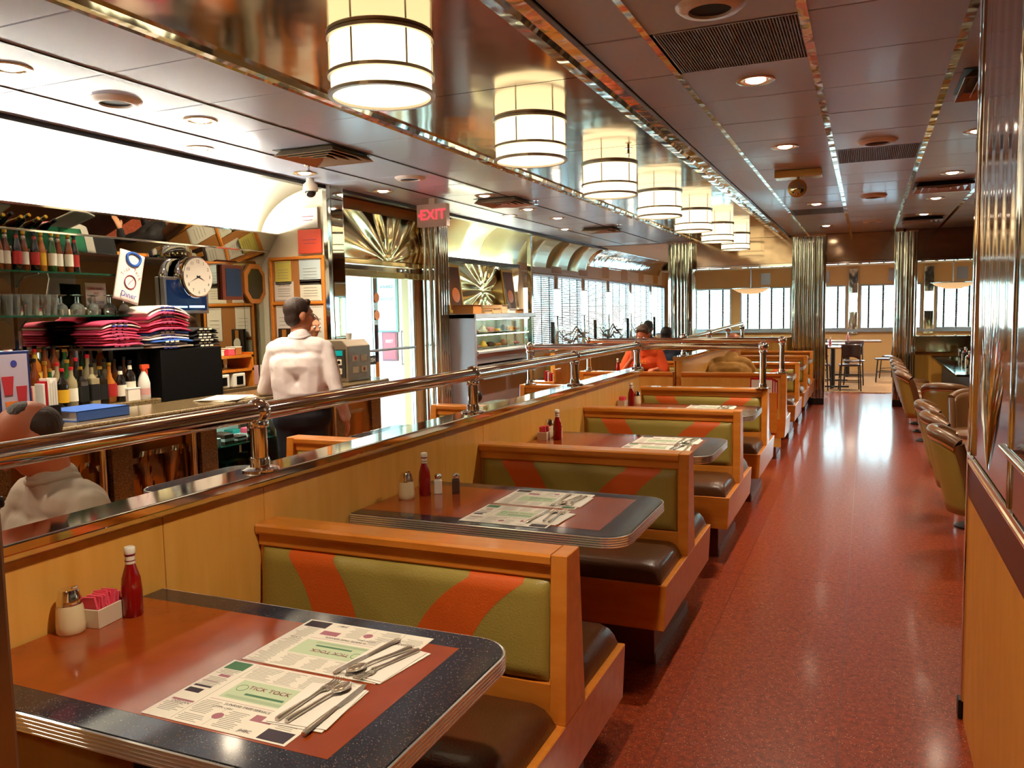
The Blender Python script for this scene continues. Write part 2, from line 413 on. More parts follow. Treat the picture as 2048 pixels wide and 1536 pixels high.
obj('ceiling_panel_white', MB().box(-4.6, 3.4, 13.6, FY, CZ, CZ+.02), white, ce)
struct('wall_right', MB().box(3.4, 3.6, -3, 14, 0, CZ+.1).box(3.4, 3.6, 14, 20.5, 0, .96).box(3.4, 3.6, 14, 20.5, 1.97, CZ+.1).box(3.4, 3.6, 16.9, 17.2, .96, 1.97).box(3.4, 3.6, 20.0, 20.5, .96, 1.97), plaster)
window(wi, (3.4, 14, .96), (0, 1, 0), 2.9, .96, 1.97, .1, 6, (-1, 0, 0)); wi += 1  # unseen window, added so daylight brightens the far room
window(wi, (3.4, 17.2, .96), (0, 1, 0), 2.8, .96, 1.97, .1, 6, (-1, 0, 0)); wi += 1  # second added window out of view, same purpose
struct('wall_back', MB().box(-6.2, 3.4, -3.1, -3, 0, CZ+.1), wood)
# ---- vestibule
vs = struct('wall_vestibule', MB().box(-6.2, -4.62, 8.6, 8.7, 0, CZ).box(-6.2, -4.62, 6.2, 6.3, 0, CZ), white)
struct('wall_outside', MB().box(-6.25, -6.2, 6.2, 8.7, 0, .25).box(-6.25, -6.2, 6.2, 8.7, 2.1, CZ).box(-6.25, -6.2, 7.35, 7.42, .25, 2.1), steel)
gr = struct('ground_outside', MB().box(-40, 30, -20, 60, -.25, -.2), mat('pavement', '#b8bab8', .8))

# ---- far screen between the rooms: mirrored header, glass, low walls, fluted columns
SY = 13.4
sc = struct('wall_screen', MB().box(-2.55, 3.4, SY, SY+.12, 2.14, CZ+.03), slab_m)
obj('mirror_header', MB().box(-2.55, -1.05, SY-.012, SY, 2.16, CZ-.005), mirror_c, sc); obj('mirror_header', MB().box(-.60, 3.4, SY-.012, SY, 2.16, CZ-.005), mirror_c, sc)
obj('header_trim', MB().box(-2.55, 3.4, SY-.02, SY+.14, 2.12, 2.155), chrome, sc)
obj('low_panel', MB().box(-2.55, -1.05, SY, SY+.1, 0, 1.02), wood, sc); obj('low_panel', MB().box(.65, 3.4, SY, SY+.1, 0, .82), wood, sc)
obj('low_mirror_band', MB().box(.64, 1.6, SY-.06, SY, .80, 1.03), gold_r, sc)
obj('glass_pane', MB().box(-2.55, -1.05, SY+.05, SY+.056, 1.02, 2.12), glass, sc); obj('glass_pane', MB().box(.65, 3.4, SY+.05, SY+.056, 1.03, 2.12), glass, sc)
def fluted(x0, x1, y0, y1, label, loc=None):
    P = []; r = .028
    def side(a, b):
        L = math.dist(a, b); n = max(2, round(L/(2*r*1.05))); ux = ((b[0]-a[0])/L, (b[1]-a[1])/L); nx = (ux[1], -ux[0])
        for i in range(n):
            c = (i+.5)*L/n; q = L/n/2
            for k in range(6):
                t = PI*(1-k/6); P.append((a[0]+ux[0]*(c+q*cos(t))+nx[0]*q*sin(t), a[1]+ux[1]*(c+q*cos(t))+nx[1]*q*sin(t)))
    side((x0, y0), (x1, y0)); side((x1, y0), (x1, y1)); side((x1, y1), (x0, y1)); side((x0, y1), (x0, y0))
    t = thing('fluted_column', label, 'column', ((x0+x1)/2, (y0+y1)/2, 0))
    auto(obj('shaft', MB().prism(P, 0.1, CZ-.04), chrome_r, t), 30)
    obj('base', MB().box(x0-.03, x1+.03, y0-.03, y1+.03, 0, .1), darkmetal, t, bevel=.006)
    obj('collar', MB().box(x0-.035, x1+.035, y0-.035, y1+.035, CZ-.04, CZ-.001), chrome, t, bevel=.006)
fluted(-2.92, -2.58, 13.2, 13.5, 'rippled chrome fluted column left of the glass screen, behind the railings')
fluted(-1.02, -.72, 13.2, 13.5, 'wide chrome fluted column at the left side of the far doorway')
fluted(-.68, -.60, 13.22, 13.36, 'slim chrome column tucked beside the wide fluted column, left of the doorway')
fluted(.40, .47, 13.2, 13.34, 'slim chrome column at the right side of the far doorway')
fluted(.50, .64, 13.2, 13.5, 'chrome fluted column right of the far doorway, by the stools')

# ---- low divider wall with chrome cap
DX = -1.72
def divider(y0, y1, seams, n):
    w = struct('wall_divider' if n == 0 else 'wall_divider_far', MB().box(DX-.07+.01, DX-.01, y0, y1, 0, .955), wood)
    for a, b in zip(seams, seams[1:]):
        obj('panel', MB().box(DX-.01, DX, a+.0015, b-.0015, .02, .957), wood, w, bevel=.0015, seg=1)
        obj('panel', MB().box(DX-.08, DX-.07, a+.0015, b-.0015, .02, .957), wood, w, bevel=.0015, seg=1)
    P = [(DX-.085, .955), (DX-.095, .975), (DX-.095, .998), (DX-.09, 1.0), (DX+.032, 1.0), (DX+.036, .997), (DX+.036, .975), (DX+.004, .948), (DX, .955)]
    obj('chrome_cap', MB().prism(P, y0-.01, y1+.02, 'y'), chrome, w, bevel=.002, seg=1)
divider(-1.2, 6.62, [-1.2, 0, .42, 1.6, 2.0, 3.2, 3.6, 4.8, 5.2, 6.3, 6.62], 0)
divider(8.34, 13.2, [8.34, 10.0, 11.5, 13.2], 1)

# ---- right hand partition at the front
PX = .34
pr_ = struct('wall_partition', MB().box(PX+.012, PX+.07, -3, 3.22, 0, CZ), plaster)
obj('laminate_panel', MB().box(PX, PX+.012, 1.32, 3.2, .0, .81), woodp, pr_); obj('laminate_panel', MB().box(PX, PX+.012, -.5, 1.315, .0, .81), woodp, pr_)
plumlam = mat('plum_laminate', '#521a16', .35)
obj('plum_band', MB().box(PX-.003, PX+.012, -.5, 3.2, .81, .925), plumlam, pr_)
obj('chrome_rail_moulding', MB().prism([(PX+.01, .925), (PX-.007, .926), (PX-.009, .937), (PX-.002, .943), (PX-.010, .95), (PX-.010, .964), (PX+.01, .970)], -.5, 3.2, 'y'), chrome, pr_, bevel=.001, seg=1)
obj('end_trim', MB().box(PX-.008, PX+.082, 3.2, 3.235, 0, CZ), chrome, pr_, bevel=.004)
obj('end_trim_inner', MB().box(PX-.012, PX+.0, 3.09, 3.105, .97, CZ), chrome, pr_, bevel=.003)
obj('rubber_foot', MB().box(PX-.016, PX+.088, 3.2, 3.25, 0, .07), blackp, pr_, bevel=.004)
AY, AZ = 2.74, .975
fan = []
for k in range(15):
    t = math.radians(90+(k-7)*3.4); fan.append(t)
def fanH(y, z):
    a = math.atan2(z-AZ, -(y-AY)); r = math.hypot(z-AZ, y-AY); h = 0
    d = (a-PI/2)/math.radians(3.4)
    if abs(d) < 7.6 and r > .02:
        f = abs(d-math.floor(d)-.5)*2; L = 1.15-.02*d*d*.6
        h = 0
    return h+.0015*sin(z*2.3+y*3)+.0011*sin(y*42+2*sin(z*2.6))*max(0, min(1, (z-1.2)*1.6))
def pg(u, v):
    y = 2.36+(3.09-2.36)*u; z = .972+(CZ-.972)*v; return (PX-.004-fanH(y, z), y, z)
auto(obj('sunburst_panel', MB().grid(pg, 130, 150), steel_pl, pr_), 180)
for k in range(13):
    an = math.radians((k-6)*6.6); L = .56-.03*abs(k-6); w = math.radians(1.7); x_ = PX-.0045
    c_ = lambda a, r, h: (x_-h, AY+r*sin(a), AZ+r*cos(a))
    V = [c_(an, .01, .001)]+[c_(an+sx*w, r, 0) for r in (L*.85,) for sx in (-1, 1)]+[c_(an, L*.55, .0045), c_(an, L, 0)]
    obj('sunburst_ray', MB().add(V, [(0, 3, 1), (0, 2, 3), (1, 3, 4), (2, 4, 3), (0, 1, 4, 2)]), chrome, pr_)
obj('steel_panel', MB().box(PX-.004, PX+.012, 3.10, 3.2, .972, CZ), steel_pl, pr_)
obj('panel_joint_trim', MB().tube([(PX-.002, 2.31, .97), (PX-.002, 2.31, CZ)], .013, 16), chrome, pr_, smooth=True)
obj('upper_panel', MB().box(PX-.008, PX+.012, -.5, 2.30, .975, CZ), mat('dark_smoked_panel', '#3a2018', .12, .3, coat=.4), pr_)
obj('grab_bar', MB().tube([(PX-.028, 1.2, 1.125), (PX-.028, 2.29, 1.125)], .011, 12), chrome, pr_, smooth=True)
obj('bar_bracket', MB().tube([(PX-.028, 2.2, 1.125), (PX-.004, 2.2, 1.125)], .009, 8).tube([(PX-.028, 1.27, 1.125), (PX-.004, 1.27, 1.125)], .009, 8), chrome, pr_, smooth=True)

# ---- square post at the left foreground
ps = thing('square_post', 'brown metal square post at the left foreground edge of the first table', 'post', (-.668, .40, 0))
obj('shaft', MB().box(-.67, -.62, .37, .42, .02, 1.33), mat('bronze_post', '#8a6c50', .3, .7), ps, bevel=.004)
obj('base', MB().box(-.68, -.61, .36, .43, 0, .02), darkmetal, ps, bevel=.003)
obj('cap', MB().box(-.672, -.618, .368, .422, 1.33, 1.34), darkmetal, ps, bevel=.003)

# ================================================================== BOOTHS
BX0, BX1 = DX+.004, -.70
def stripe_edges(t):
    """left and right edge of the two swooping stripes as fractions of the width, t from the top (0) to the bottom (1)"""
    q = max(0, (t-.05)); s = (1-math.exp(-q*1.9))/(1-math.exp(-.95*1.9))
    return .115+.125*s, .285+.115*s, .755-.205*s, .925-.19*s
def pad(parent, x0, x1, ytop, ybot, z0, z1, sgn):
    """padded back: sgn -1 faces the camera. Pieces share one bulged surface; stripes are sub-parts"""
    def P(u, t):
        e = min(u*(x1-x0), (1-u)*(x1-x0)); e2 = min(t, 1-t)*(z1-z0)
        b = min(1, e/.03)**.5*min(1, e2/.03)**.5
        x = x0+(x1-x0)*u; z = z1+(z0-z1)*t; y = ytop+(ybot-ytop)*t+sgn*.024*b
        return (x, y, z)
    N = 22; T = [0, .02, .05, .09]+[.09+.91*i/N for i in range(1, N-1)]+[.93, .97, .99, 1]
    T = sorted(set(T))
    def piece(name, ea, eb, m, par, lift=0):
        mb = MB(); V = []; nu = 8; fine = [0, .02, .06, .12]
        for t in T:
            a, b = ea(t), eb(t)
            us = [a+(b-a)*k for k in ([0, .03, .09, .2, .4, .6, .8, .91, .97, 1])]
            for u in us: p = P(u, t); V.append((p[0], p[1]+sgn*lift, p[2]))
        nu = 9
        F = [(j*(nu+1)+i, j*(nu+1)+i+1, (j+1)*(nu+1)+i+1, (j+1)*(nu+1)+i) for j in range(len(T)-1) for i in range(nu)]
        mb.add(V, F); return obj(name, mb, m, par, smooth=True)
    E = stripe_edges
    # green areas are one mesh
    mb = MB()
    for ea, eb in ((lambda t: 0, lambda t: E(t)[0]), (lambda t: E(t)[1], lambda t: E(t)[2]), (lambda t: E(t)[3], lambda t: 1)):
        V = []; 
        for t in T:
            a, b = ea(t), eb(t)
            for k in (0, .03, .09, .2, .4, .6, .8, .91, .97, 1): V.append(P(a+(b-a)*k, t))
        mb.add(V, [(j*10+i, j*10+i+1, (j+1)*10+i+1, (j+1)*10+i) for j in range(len(T)-1) for i in range(9)])
    c = obj('back_cushion', mb, green, parent, smooth=True)
    piece('stripe', lambda t: E(t)[0], lambda t: E(t)[1], rust, c, .0006)
    piece('stripe', lambda t: E(t)[2], lambda t: E(t)[3], rust, c, .0006)
def seatpad(parent, x0, x1, y0, y1, z0, z1):
    def top(u, v):
        e = min(u*(x1-x0), (1-u)*(x1-x0))/.05; f = min(v*(y1-y0), (1-v)*(y1-y0))/.05
        b = (1-(1-min(1, e))**2)**.5*(1-(1-min(1, f))**2)**.5
        return (x0+(x1-x0)*u, y0+(y1-y0)*v, z0+(z1-z0)*(.25+.75*b))
    mb = MB(); us = [0, .01, .025, .05, .1, .3, .5, .7, .9, .95, .975, .99, 1]
    V = [top(u, v) for v in us for u in us]; n = len(us)
    mb.add(V, [(j*n+i, j*n+i+1, (j+1)*n+i+1, (j+1)*n+i) for j in range(n-1) for i in range(n-1)])
    rim = [j for j in range(n)]+[k*n+n-1 for k in range(1, n)]+[(n-1)*n+k for k in range(n-2, -1, -1)]+[k*n for k in range(n-2, 0, -1)]
    B = [(V[i][0], V[i][1], z0) for i in rim]; o = len(mb.v); mb.add(B, [])
    L = len(rim)
    for i in range(L): mb.f.append((rim[(i+1) % L], rim[i], o+i, o+(i+1) % L))
    return obj('seat_cushion', mb, brown, parent, smooth=True)
def booth(label, near=True, far=True, plain=False, x0=BX0, x1=BX1, mirror_x=False):
    """double booth around y=0. near side (toward -y) and far side each have a padded back and a bench"""
    t = thing('booth_bench', label, 'booth', (0, 0, 0), 0, 'double booth benches along the divider wall')
    H = .845; m = MB()
    m.box(x0, x1-.044, -.03, .03, .40, .78)                                   # core panel
    m.box(x0, x1-.044, -.038, .038, .775, .815)                               # apron under the cap
    if near: m.box(x0, x1-.044, -.062, -.03, .40, .50)
    if far: m.box(x0, x1-.044, .03, .075, .40, .50)
    obj('frame', m, wood2, t, bevel=.003)
    ca = MB().prism([(-.048, .812), (-.052, .82), (-.052, .838), (-.046, H), (.046, H), (.052, .838), (.052, .82), (.048, .812)], x0, x1-.046, 'x')
    obj('cap', ca, wood2, t)
    P = [(-.078 if near else -.05, .40), (-.050, H), (.050, H), (.085 if far else .05, .40)]
    po = [(x1-.046)] 
    obj('end_post', MB().prism(P, x1-.045, x1, 'x'), wood2, t, bevel=.002, seg=1)
    if near: pad(t, x0+.012, x1-.055, -.030, -.050, .502, .772, -1)
    if far: pad(t, x0+.012, x1-.055, .030, .050, .502, .772, 1)
    if plain: obj('plain_panel', MB().box(x0, x1-.045, -.045, -.03, .12, .79), wood, t, bevel=.002, seg=1)
    y0 = -.50 if near else -.05; y1 = .50 if far else .05
    if near: seatpad(t, x0, x1-.022, -.495, -.085, .375, .475)
    if far: seatpad(t, x0, x1-.022, .085, .495, .375, .475)
    m = MB().prism([(x0, .40), (x1, .40), (x1-.010, .215), (x0, .215)], y0, y1, 'y')
    b = obj('base', m, wood2, t, bevel=.003, seg=1)
    k0 = y0+.17 if near else y0+.01; k1 = y1-.17 if far else y1-.01
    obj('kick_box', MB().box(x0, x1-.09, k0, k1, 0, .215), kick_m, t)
    obj('kick_strip', MB().box(x1-.09, x1-.082, k0, k1, .0, .05), steel, t)
    return t
b0 = booth('booth bench nearest the camera, mostly below the frame behind the first table'); b0.location = (0, .40, 0)
YB = [2.0, 3.59, 5.2, 6.70]
lab = ['first wood-capped booth bench with green and rust back, facing the nearest table',
       'second booth bench, its padded back facing the table with salt and pepper',
       'third booth bench from the camera, facing the table with pink packets and ketchup',
       'fourth booth bench, just in front of the cross passage with the chrome rail on top']
for y, l in zip(YB, lab):
    dup(b0, (0, y, 0), label=l)
pb = booth('booth bench with plain wood back and menu pocket, just beyond the cross passage', near=False, plain=True); pb.location = (0, 8.32, 0)
for y, l in zip((9.98, 11.40, 12.66), ('booth bench behind the man in the olive shirt, beyond the passage', 'second last booth bench before the fluted columns', 'last booth bench on the aisle, right before the fluted columns')):
    dup(b0, (0, y, 0), label=l)
# left hand bank on the other side of the divider
lb = booth('left bank booth', x0=-(1.795+1.0), x1=-1.795)
def left_booth(y, label, src=None):
    r = dup(lb, (-4.585-.01, y, 0), PI, label, 'booth benches on the counter side of the divider'); return r
# (built mirrored: turned by 180 degrees the end post looks to the counter side passage)
lb.location = (-4.595, 1.95, 0); lb.rotation_euler = (0, 0, PI); lb['group'] = 'booth benches on the counter side of the divider'
lb['label'] = 'booth bench behind the man in the grey shirt, left of the divider wall'
left_booth(3.50, 'booth bench left of the divider in front of the man in the white shirt')
left_booth(5.06, 'booth bench left of the divider, second visible wood cap beyond the rail post')
left_booth(6.68, 'booth bench left of the divider carrying the cross rail end post')
lp = booth('plain', near=True, far=False, x0=-(1.795+1.0), x1=-1.795, plain=False)
obj('plain_panel', MB().box(-2.795, -1.84, .03, .045, .12, .79), wood, lp)
lp.location = (-4.595, 8.32, 0); lp.rotation_euler = (0, 0, PI); lp['label'] = 'plain-backed booth bench behind the cross passage, in front of the man in orange'; lp['group'] = 'booth benches on the counter side of the divider'
left_booth(10.1, 'booth bench behind the man in the orange shirt')
left_booth(11.8, 'booth bench farthest left of the divider, before the fluted column')

# ================================================================== TABLES
def rrect(x0, x1, y0, y1, r, n=7):
    P = [(x0, y0)]
    for k in range(n+1): a = -PI/2+PI/2*k/n; P.append((x1-r+r*cos(a), y0+r+r*sin(a)))
    for k in range(n+1): a = PI/2*k/n; P.append((x1-r+r*cos(a), y1-r+r*sin(a)))
    P.append((x0, y1)); return P
TZ = .76
def table(x0, x1, d, label, name='booth_table'):
    t = thing(name, label, 'table', (0, 0, 0), 0, 'booth tables along the divider')
    y0, y1 = -d/2, d/2
    obj('tabletop', MB().prism(rrect(x0, x1, y0, y1, .085), TZ-.034, TZ), border, t)
    obj('inlay', MB().box(x0+.001, x1-.10, y0+.07, y1-.07, TZ-.002, TZ+.0004), inlay, t)
    m = MB()
    for k in range(5):
        z = TZ-.004-k*.0075; P = rrect(x0, x1+.004, y0-.004, y1+.004, .089)
        m.tube([(p[0], p[1], z) for p in P], .0034, 6)
    obj('ribbed_edge', m, mat('ribbed_aluminium', '#f4f2ee', .2, .8), t, smooth=True)
    obj('pedestal', MB().box(x0+.25, x0+.33, -.04, .04, .03, TZ-.034).box(x1-.45, x1-.37, -.04, .04, .03, TZ-.034), darkmetal, t, bevel=.01)
    obj('foot', MB().box(x0+.18, x0+.40, -.2, .2, 0, .03).box(x1-.52, x1-.30, -.2, .2, 0, .03), darkmetal, t, bevel=.01)
    return t
t0 = table(DX+.006, -.69, .61, 'nearest table with rust top and speckled navy border, two placemats on it'); t0.location = (0, 1.275, 0)
TY = [1.275, 2.755, 4.29, 5.90]
for y, l in zip(TY[1:], ('second table from the camera, with sugar pourer, ketchup, salt and pepper', 'third table from the camera, with pink packets and ketchup by the wall', 'fourth table from the camera, the last one before the passage')):
    dup(t0, (0, y, 0), label=l)
dup(t0, (0, 9.1, 0), label='table of the man in the olive shirt beyond the passage')
dup(t0, (0, 10.7, 0), label='table beyond the passage, second one past the menu pocket')
dup(t0, (0, 12.0, 0), label='farthest table on the aisle side of the divider')
for y, l in ((1.2, 'table left of the divider under the arms of the man in the grey shirt'), (2.8, 'table left of the divider behind the man in grey'), (4.3, 'table left of the divider beside the first rail posts'), (5.9, 'table left of the divider with glasses on it'), (9.15, 'table of the man in the orange shirt'), (10.9, 'farthest table left of the divider')):
    dup(t0, (-3.515, y, 0), PI, label=l)

# ================================================================== RAILING
def rail(label, runs, posts, zt, name='chrome_railing', zb=1.0, r=.03):
    t = thing(name, label, 'railing', (posts[0][0], posts[0][1], posts[0][2]))
    for pts in runs: obj('rail_tube', MB().tube(pts, r, 20), chrome, t, smooth=True)
    for x, y, z in posts:
        p = obj('post', MB().tube([(x, y, z), (x, y, zt)], .025, 18), chrome, t, smooth=True)
        obj('flange', MB().lathe([(.058, 0), (.058, .005), (.046, .010), (.031, .012), (.030, .034), (.0285, .040), (.025, .041)], (x, y, z), 24), chrome, p, smooth=True)
        obj('ball_fitting', MB().ball((x, y, zt+.002), .040, 20, 12).lathe([(.030, -.05), (.031, -.048), (.031, -.03), (.026, -.025)], (x, y, zt), 20), chrome, p, smooth=True)
        for dx, dy in ((0, 1), (0, -1)) if len(runs) == 1 else ():
            pass
    return t
RX, RZ = -1.737, 1.185
rail('chrome rail on posts along the cap of the divider wall', [[(RX, -1, RZ), (RX, 6.62, RZ)]], [(RX, .49, 1.0), (RX, 2.01, 1.0), (RX, 3.53, 1.0), (RX, 5.04, 1.0), (RX, 6.62, 1.0)], RZ)
rail('chrome rail crossing the booths in front of the passage', [[(-2.72, 6.69, RZ-.01), (-.74, 6.69, RZ-.01)]], [(-2.72, 6.68, .845), (-.74, 6.68, .845)], RZ-.01, r=.026)
rail('chrome rail crossing the booths behind the passage, in front of the man in orange', [[(-2.71, 8.32, 1.165), (-.745, 8.32, 1.165)]], [(-2.71, 8.32, .845), (-.745, 8.32, .845)], 1.165, r=.026)
rail('far chrome rail along the divider toward the fluted columns', [[(RX, 8.5, 1.17), (RX, 12.9, 1.25)]], [(RX, 8.5, 1.0), (RX, 10.0, 1.0), (RX, 11.5, 1.0), (RX, 12.9, 1.0)], 1.19, r=.026)

# ================================================================== LIGHT FITTINGS
nick = mat('brushed_nickel', '#c8bca8', .35, .6)
def drum():
    t = thing('drum_ceiling_lamp', 'x', 'lamp', (0, 0, 0), 0, 'drum lamps along the mirrored ceiling strip')
    R = .205
    obj('shade', MB().lathe([(R-.006, -.008), (R-.006, -.225)], n=40, cap=False), lampshade, t, smooth=True)
    obj('diffuser', MB().lathe([(.001, -.238), (.1, -.237), (R-.012, -.224)], n=40, cap=False), lampshade_b, t, smooth=True)
    obj('ceiling_plate', MB().lathe([(R, -.001), (R, -.010), (R-.03, -.012)], n=40), steel, t)
    def ring(z, r2=.006, rr_=R+.001): return MB().lathe([(rr_, z-r2), (rr_+.006, z-r2), (rr_+.006, z+r2), (rr_, z+r2), (rr_-.012, z+r2), (rr_-.012, z-r2), (rr_, z-r2)], n=40, cap=False)
    for z in (-.010, -.155, -.228): obj('ring', ring(z, .0065), nick, t)
    for k in range(6):
        a = PI/6+k*PI/3; c, s_ = cos(a)*R, sin(a)*R
        obj('strap', MB().tube([(c, s_, -.02), (c, s_, -.155)], .004, 6), nick, t)
    return t
d0 = drum(); LY = [2.88, 4.46, 6.05, 7.66, 9.28, 10.9, 12.5]
for k, y in enumerate(LY):
    l = 'lit drum lamp on the mirrored ceiling strip, %s from the camera' % ('nearest' if k == 0 else ORD[k])
    o = d0 if k == 0 else dup(d0, (0, 0, 0), label=l)
    o['label'] = l; o.location = (-1.79, y, CZ)
d = dup(d0, (-1.79, 1.3, CZ), label='lit drum lamp above the first table, out of the frame overhead')
def down():
    t = thing('downlight', 'x', 'ceiling light', (0, 0, 0), 0, 'recessed downlights')
    obj('trim_ring', MB().lathe([(.058, .0), (.062, -.003), (.088, -.006), (.092, -.003), (.092, .001)], n=28, cap=False), mat('downlight_trim', '#d8b890', .2, .7), t, smooth=True)
    obj('reflector', MB().lathe([(.058, -.001), (.05, -.0015)], n=24, cap=False), mat('downlight_reflector', '#ffb070', .3, .6), t, smooth=True)
    obj('bulb', MB().lathe([(.0005, -.012), (.03, -.010), (.046, -.003), (.048, 0)], n=20, cap=False), bulb_m, t, smooth=True)
    return t
e0 = down()
DL = [(-3.42, 2.49, 'far left of the ceiling, cut by the frame edge'), (-3.41, 3.59, 'just beyond the round speaker at the left'), (-3.97, 4.16, 'close to the bright cove over the bottles'),
      (-3.97, 5.24, 'beside the dome camera'), (-3.95, 6.32, 'in front of the exit sign toward the door'), (-3.3, 7.05, 'beside the exit sign over the passage'), (-3.33, 8.2, 'just beyond the small left air diffuser'), (-3.72, 8.6, 'over the pastry case'), (-3.34, 9.14, 'beyond the left diffuser, over the window booths'), (-3.7, 10.4, 'over the etched glass divider'),
      (-.51, 4.21, 'nearest over the aisle, beyond the grey grille'), (-.53, 6.0, 'second over the aisle, before the emergency light'), (-.51, 9.44, 'third over the aisle, beyond the emergency light'), (-.52, 12.0, 'last over the aisle before the doorway'),
      (.64, 6.08, 'over the stools, partly behind the partition edge'), (.64, 7.85, 'over the stools, before the right diffuser'), (.64, 9.61, 'over the stools, beyond the right diffuser'), (.62, 11.2, 'farthest over the stools')]
for k, (x, y, l) in enumerate(DL):
    o = e0 if k == 0 else dup(e0, (0, 0, 0)); o.location = (x, y, CZ-.001); o['label'] = 'lit recessed downlight, '+l
    light('SPOT', (x, y, CZ-.03), DOWN, (1, .85, .62), .05, spot_size=2.3, spot_blend=.9)
for k, (x, y) in enumerate(((-3.0, 15.2), (-1.2, 16.4), (.3, 15.2), (1.9, 16.6), (-2.4, 18.6), (-.2, 18.2), (2.3, 18.8))):  # fill lights added to brighten the far room, mostly hidden by the header
    o = dup(e0, (x, y, CZ-.001), label='added fill downlight in the far room, %s from the left front' % ORD[k]); light('SPOT', (x, y, CZ-.03), DOWN*1.4, (1, .85, .62), .05, spot_size=2.6, spot_blend=.9)
# beyond the frame, the same kind of light carries on behind the camera
for x, y in ((-.5, 1.2), (-3.4, .8), (-.5, -1.2), (-3.4, -1.2)): light('SPOT', (x, y, CZ-.03), DOWN, (1, .85, .62), .05, spot_size=2.3, spot_blend=.9)

def speaker(x, y, l):
    t = thing('ceiling_speaker', l, 'speaker', (x, y, CZ), 0, 'round ceiling speakers')
    obj('rim', MB().lathe([(.075, -.001), (.078, -.022), (.105, -.02), (.125, -.004), (.126, 0)], (x, y, CZ), 32, cap=False), mat('speaker_rim', '#f2eae2', .35), t, smooth=True)
    obj('grille', MB().lathe([(.0005, -.012), (.076, -.012)], (x, y, CZ), 28, cap=False), blackc, t)
    return t
for a in ((-3.47, 3.08, 'round black-centred ceiling speaker at the upper left, between two downlights'), (-3.38, 5.82, 'small round ceiling speaker left of the drum lamps, before the exit sign'), (-3.33, 7.75, 'round ceiling speaker beyond the exit sign, by the left diffuser'),
          (-.54, 3.12, 'large round ceiling speaker at the top edge, before the grey grille'), (.05, 6.09, 'round ceiling speaker right above the second grey grille'), (.05, 9.05, 'round ceiling speaker over the aisle beyond the second grey grille'), (.05, 11.7, 'farthest round ceiling speaker over the aisle')): speaker(*a)
grillm = mat('grille_grey', '#7c7a78', .5, .3)
def grille(x0, x1, y0, y1, l, n):
    t = thing('return_air_grille', l, 'air grille', ((x0+x1)/2, (y0+y1)/2, CZ-.002), 0, 'grey return air grilles')
    obj('backing', MB().box(x0, x1, y0, y1, CZ+.012, CZ+.02), blackp, t)
    m = MB(); 
    for k in range(n): x = x0+(x1-x0)*(k+.5)/n; m.box(x-.0028, x+.0028, y0, y1, CZ-.001, CZ+.012)
    for k in range(22): y = y0+(y1-y0)*(k+.5)/22; m.box(x0, x1, y-.0022, y+.0022, CZ+.002, CZ+.008)
    s = obj('mesh', m, grillm, t); s['kind'] = 'stuff'
    obj('frame', MB().box(x0-.006, x1+.006, y0-.006, y0, CZ-.002, CZ+.02).box(x0-.006, x1+.006, y1, y1+.006, CZ-.002, CZ+.02).box(x0-.006, x0, y0, y1, CZ-.002, CZ+.02).box(x1, x1+.006, y0, y1, CZ-.002, CZ+.02), steel, t)
grille(-.80, -.25, 3.35, 3.925, 'large grey return air grille near the top of the picture', 48)
grille(-.21, .32, 6.33, 6.90, 'grey return air grille beyond the round speaker, over the aisle', 44)
grille(-.80, -.25, 9.90, 10.46, 'farthest grey return air grille, beyond the emergency light', 40)
def diffuser(x, y, w, l, m_=None):
    t = thing('air_diffuser', l, 'air vent', (x, y, CZ-.05), 0, 'square concentric air diffusers')
    obj('backing', MB().box(x-w/2, x+w/2, y-w/2, y+w/2, CZ-.004, CZ-.001), blackp, t)
    for k in range(4):
        a = w/2*(1-k*.25)*.98; b = a-.035*w/.5; z = CZ-.03
        V = [(x+sx*a, y+sy*a, z-.012) for sx, sy in ((-1, -1), (1, -1), (1, 1), (-1, 1))]+[(x+sx*b, y+sy*b, CZ-.006) for sx, sy in ((-1, -1), (1, -1), (1, 1), (-1, 1))]
        obj('ring', MB().add(V, [(i, (i+1) % 4, 4+(i+1) % 4, 4+i) for i in range(4)]), m_ or steel, t, solid=.004)
dm = mat('beige_metal', '#b8a48c', .3, .6)
diffuser(-3.37, 4.67, .48, 'square air diffuser left of the second drum lamp', dm)
diffuser(-3.27, 7.42, .44, 'square air diffuser beyond the left speaker, behind the exit sign', dm)
diffuser(-3.25, 10.6, .44, 'square air diffuser far left over the window booths', dm)
diffuser(.63, 8.55, .5, 'square air diffuser over the stools with bright rings')
diffuser(.63, 11.7, .46, 'farthest square air diffuser over the stools')
diffuser(.66, 4.72, .52, 'square air diffuser at the top right against the partition', dm)
for x, y, l in ((-3.75, 5.0, 'small sprinkler head near the dome camera'), (-3.0, 7.6, 'small sprinkler head beyond the exit sign'), (-1.5, 5.52, 'small sprinkler head between the second and third drum lamps'), (-2.9, 10.2, 'small sprinkler head over the left booths')):
    t = thing('sprinkler', l, 'sprinkler', (x, y, CZ))
    obj('stem', MB().tube([(x, y, CZ), (x, y, CZ-.035)], .008, 8), chrome, t); obj('plate', MB().lathe([(.03, -.004), (.034, 0)], (x, y, CZ), 16), chrome, t)
    obj('deflector', MB().lathe([(.022, -.04), (.022, -.037)], (x, y, CZ), 12), chrome, t)
t = thing('dome_camera', 'white dome security camera hanging under the cove edge', 'security camera', (-4.05, 5.25, CZ))
obj('housing', MB().lathe([(.03, 0), (.032, -.03), (.055, -.05), (.06, -.09), (.055, -.105)], (-4.08, 5.45, CZ), 20), whitep, t, smooth=True)
obj('lens_dome', MB().ball((-4.08, 5.45, CZ-.108), .045, 16, 10), mat('smoked_dome', '#201c1a', .05), t, smooth=True)
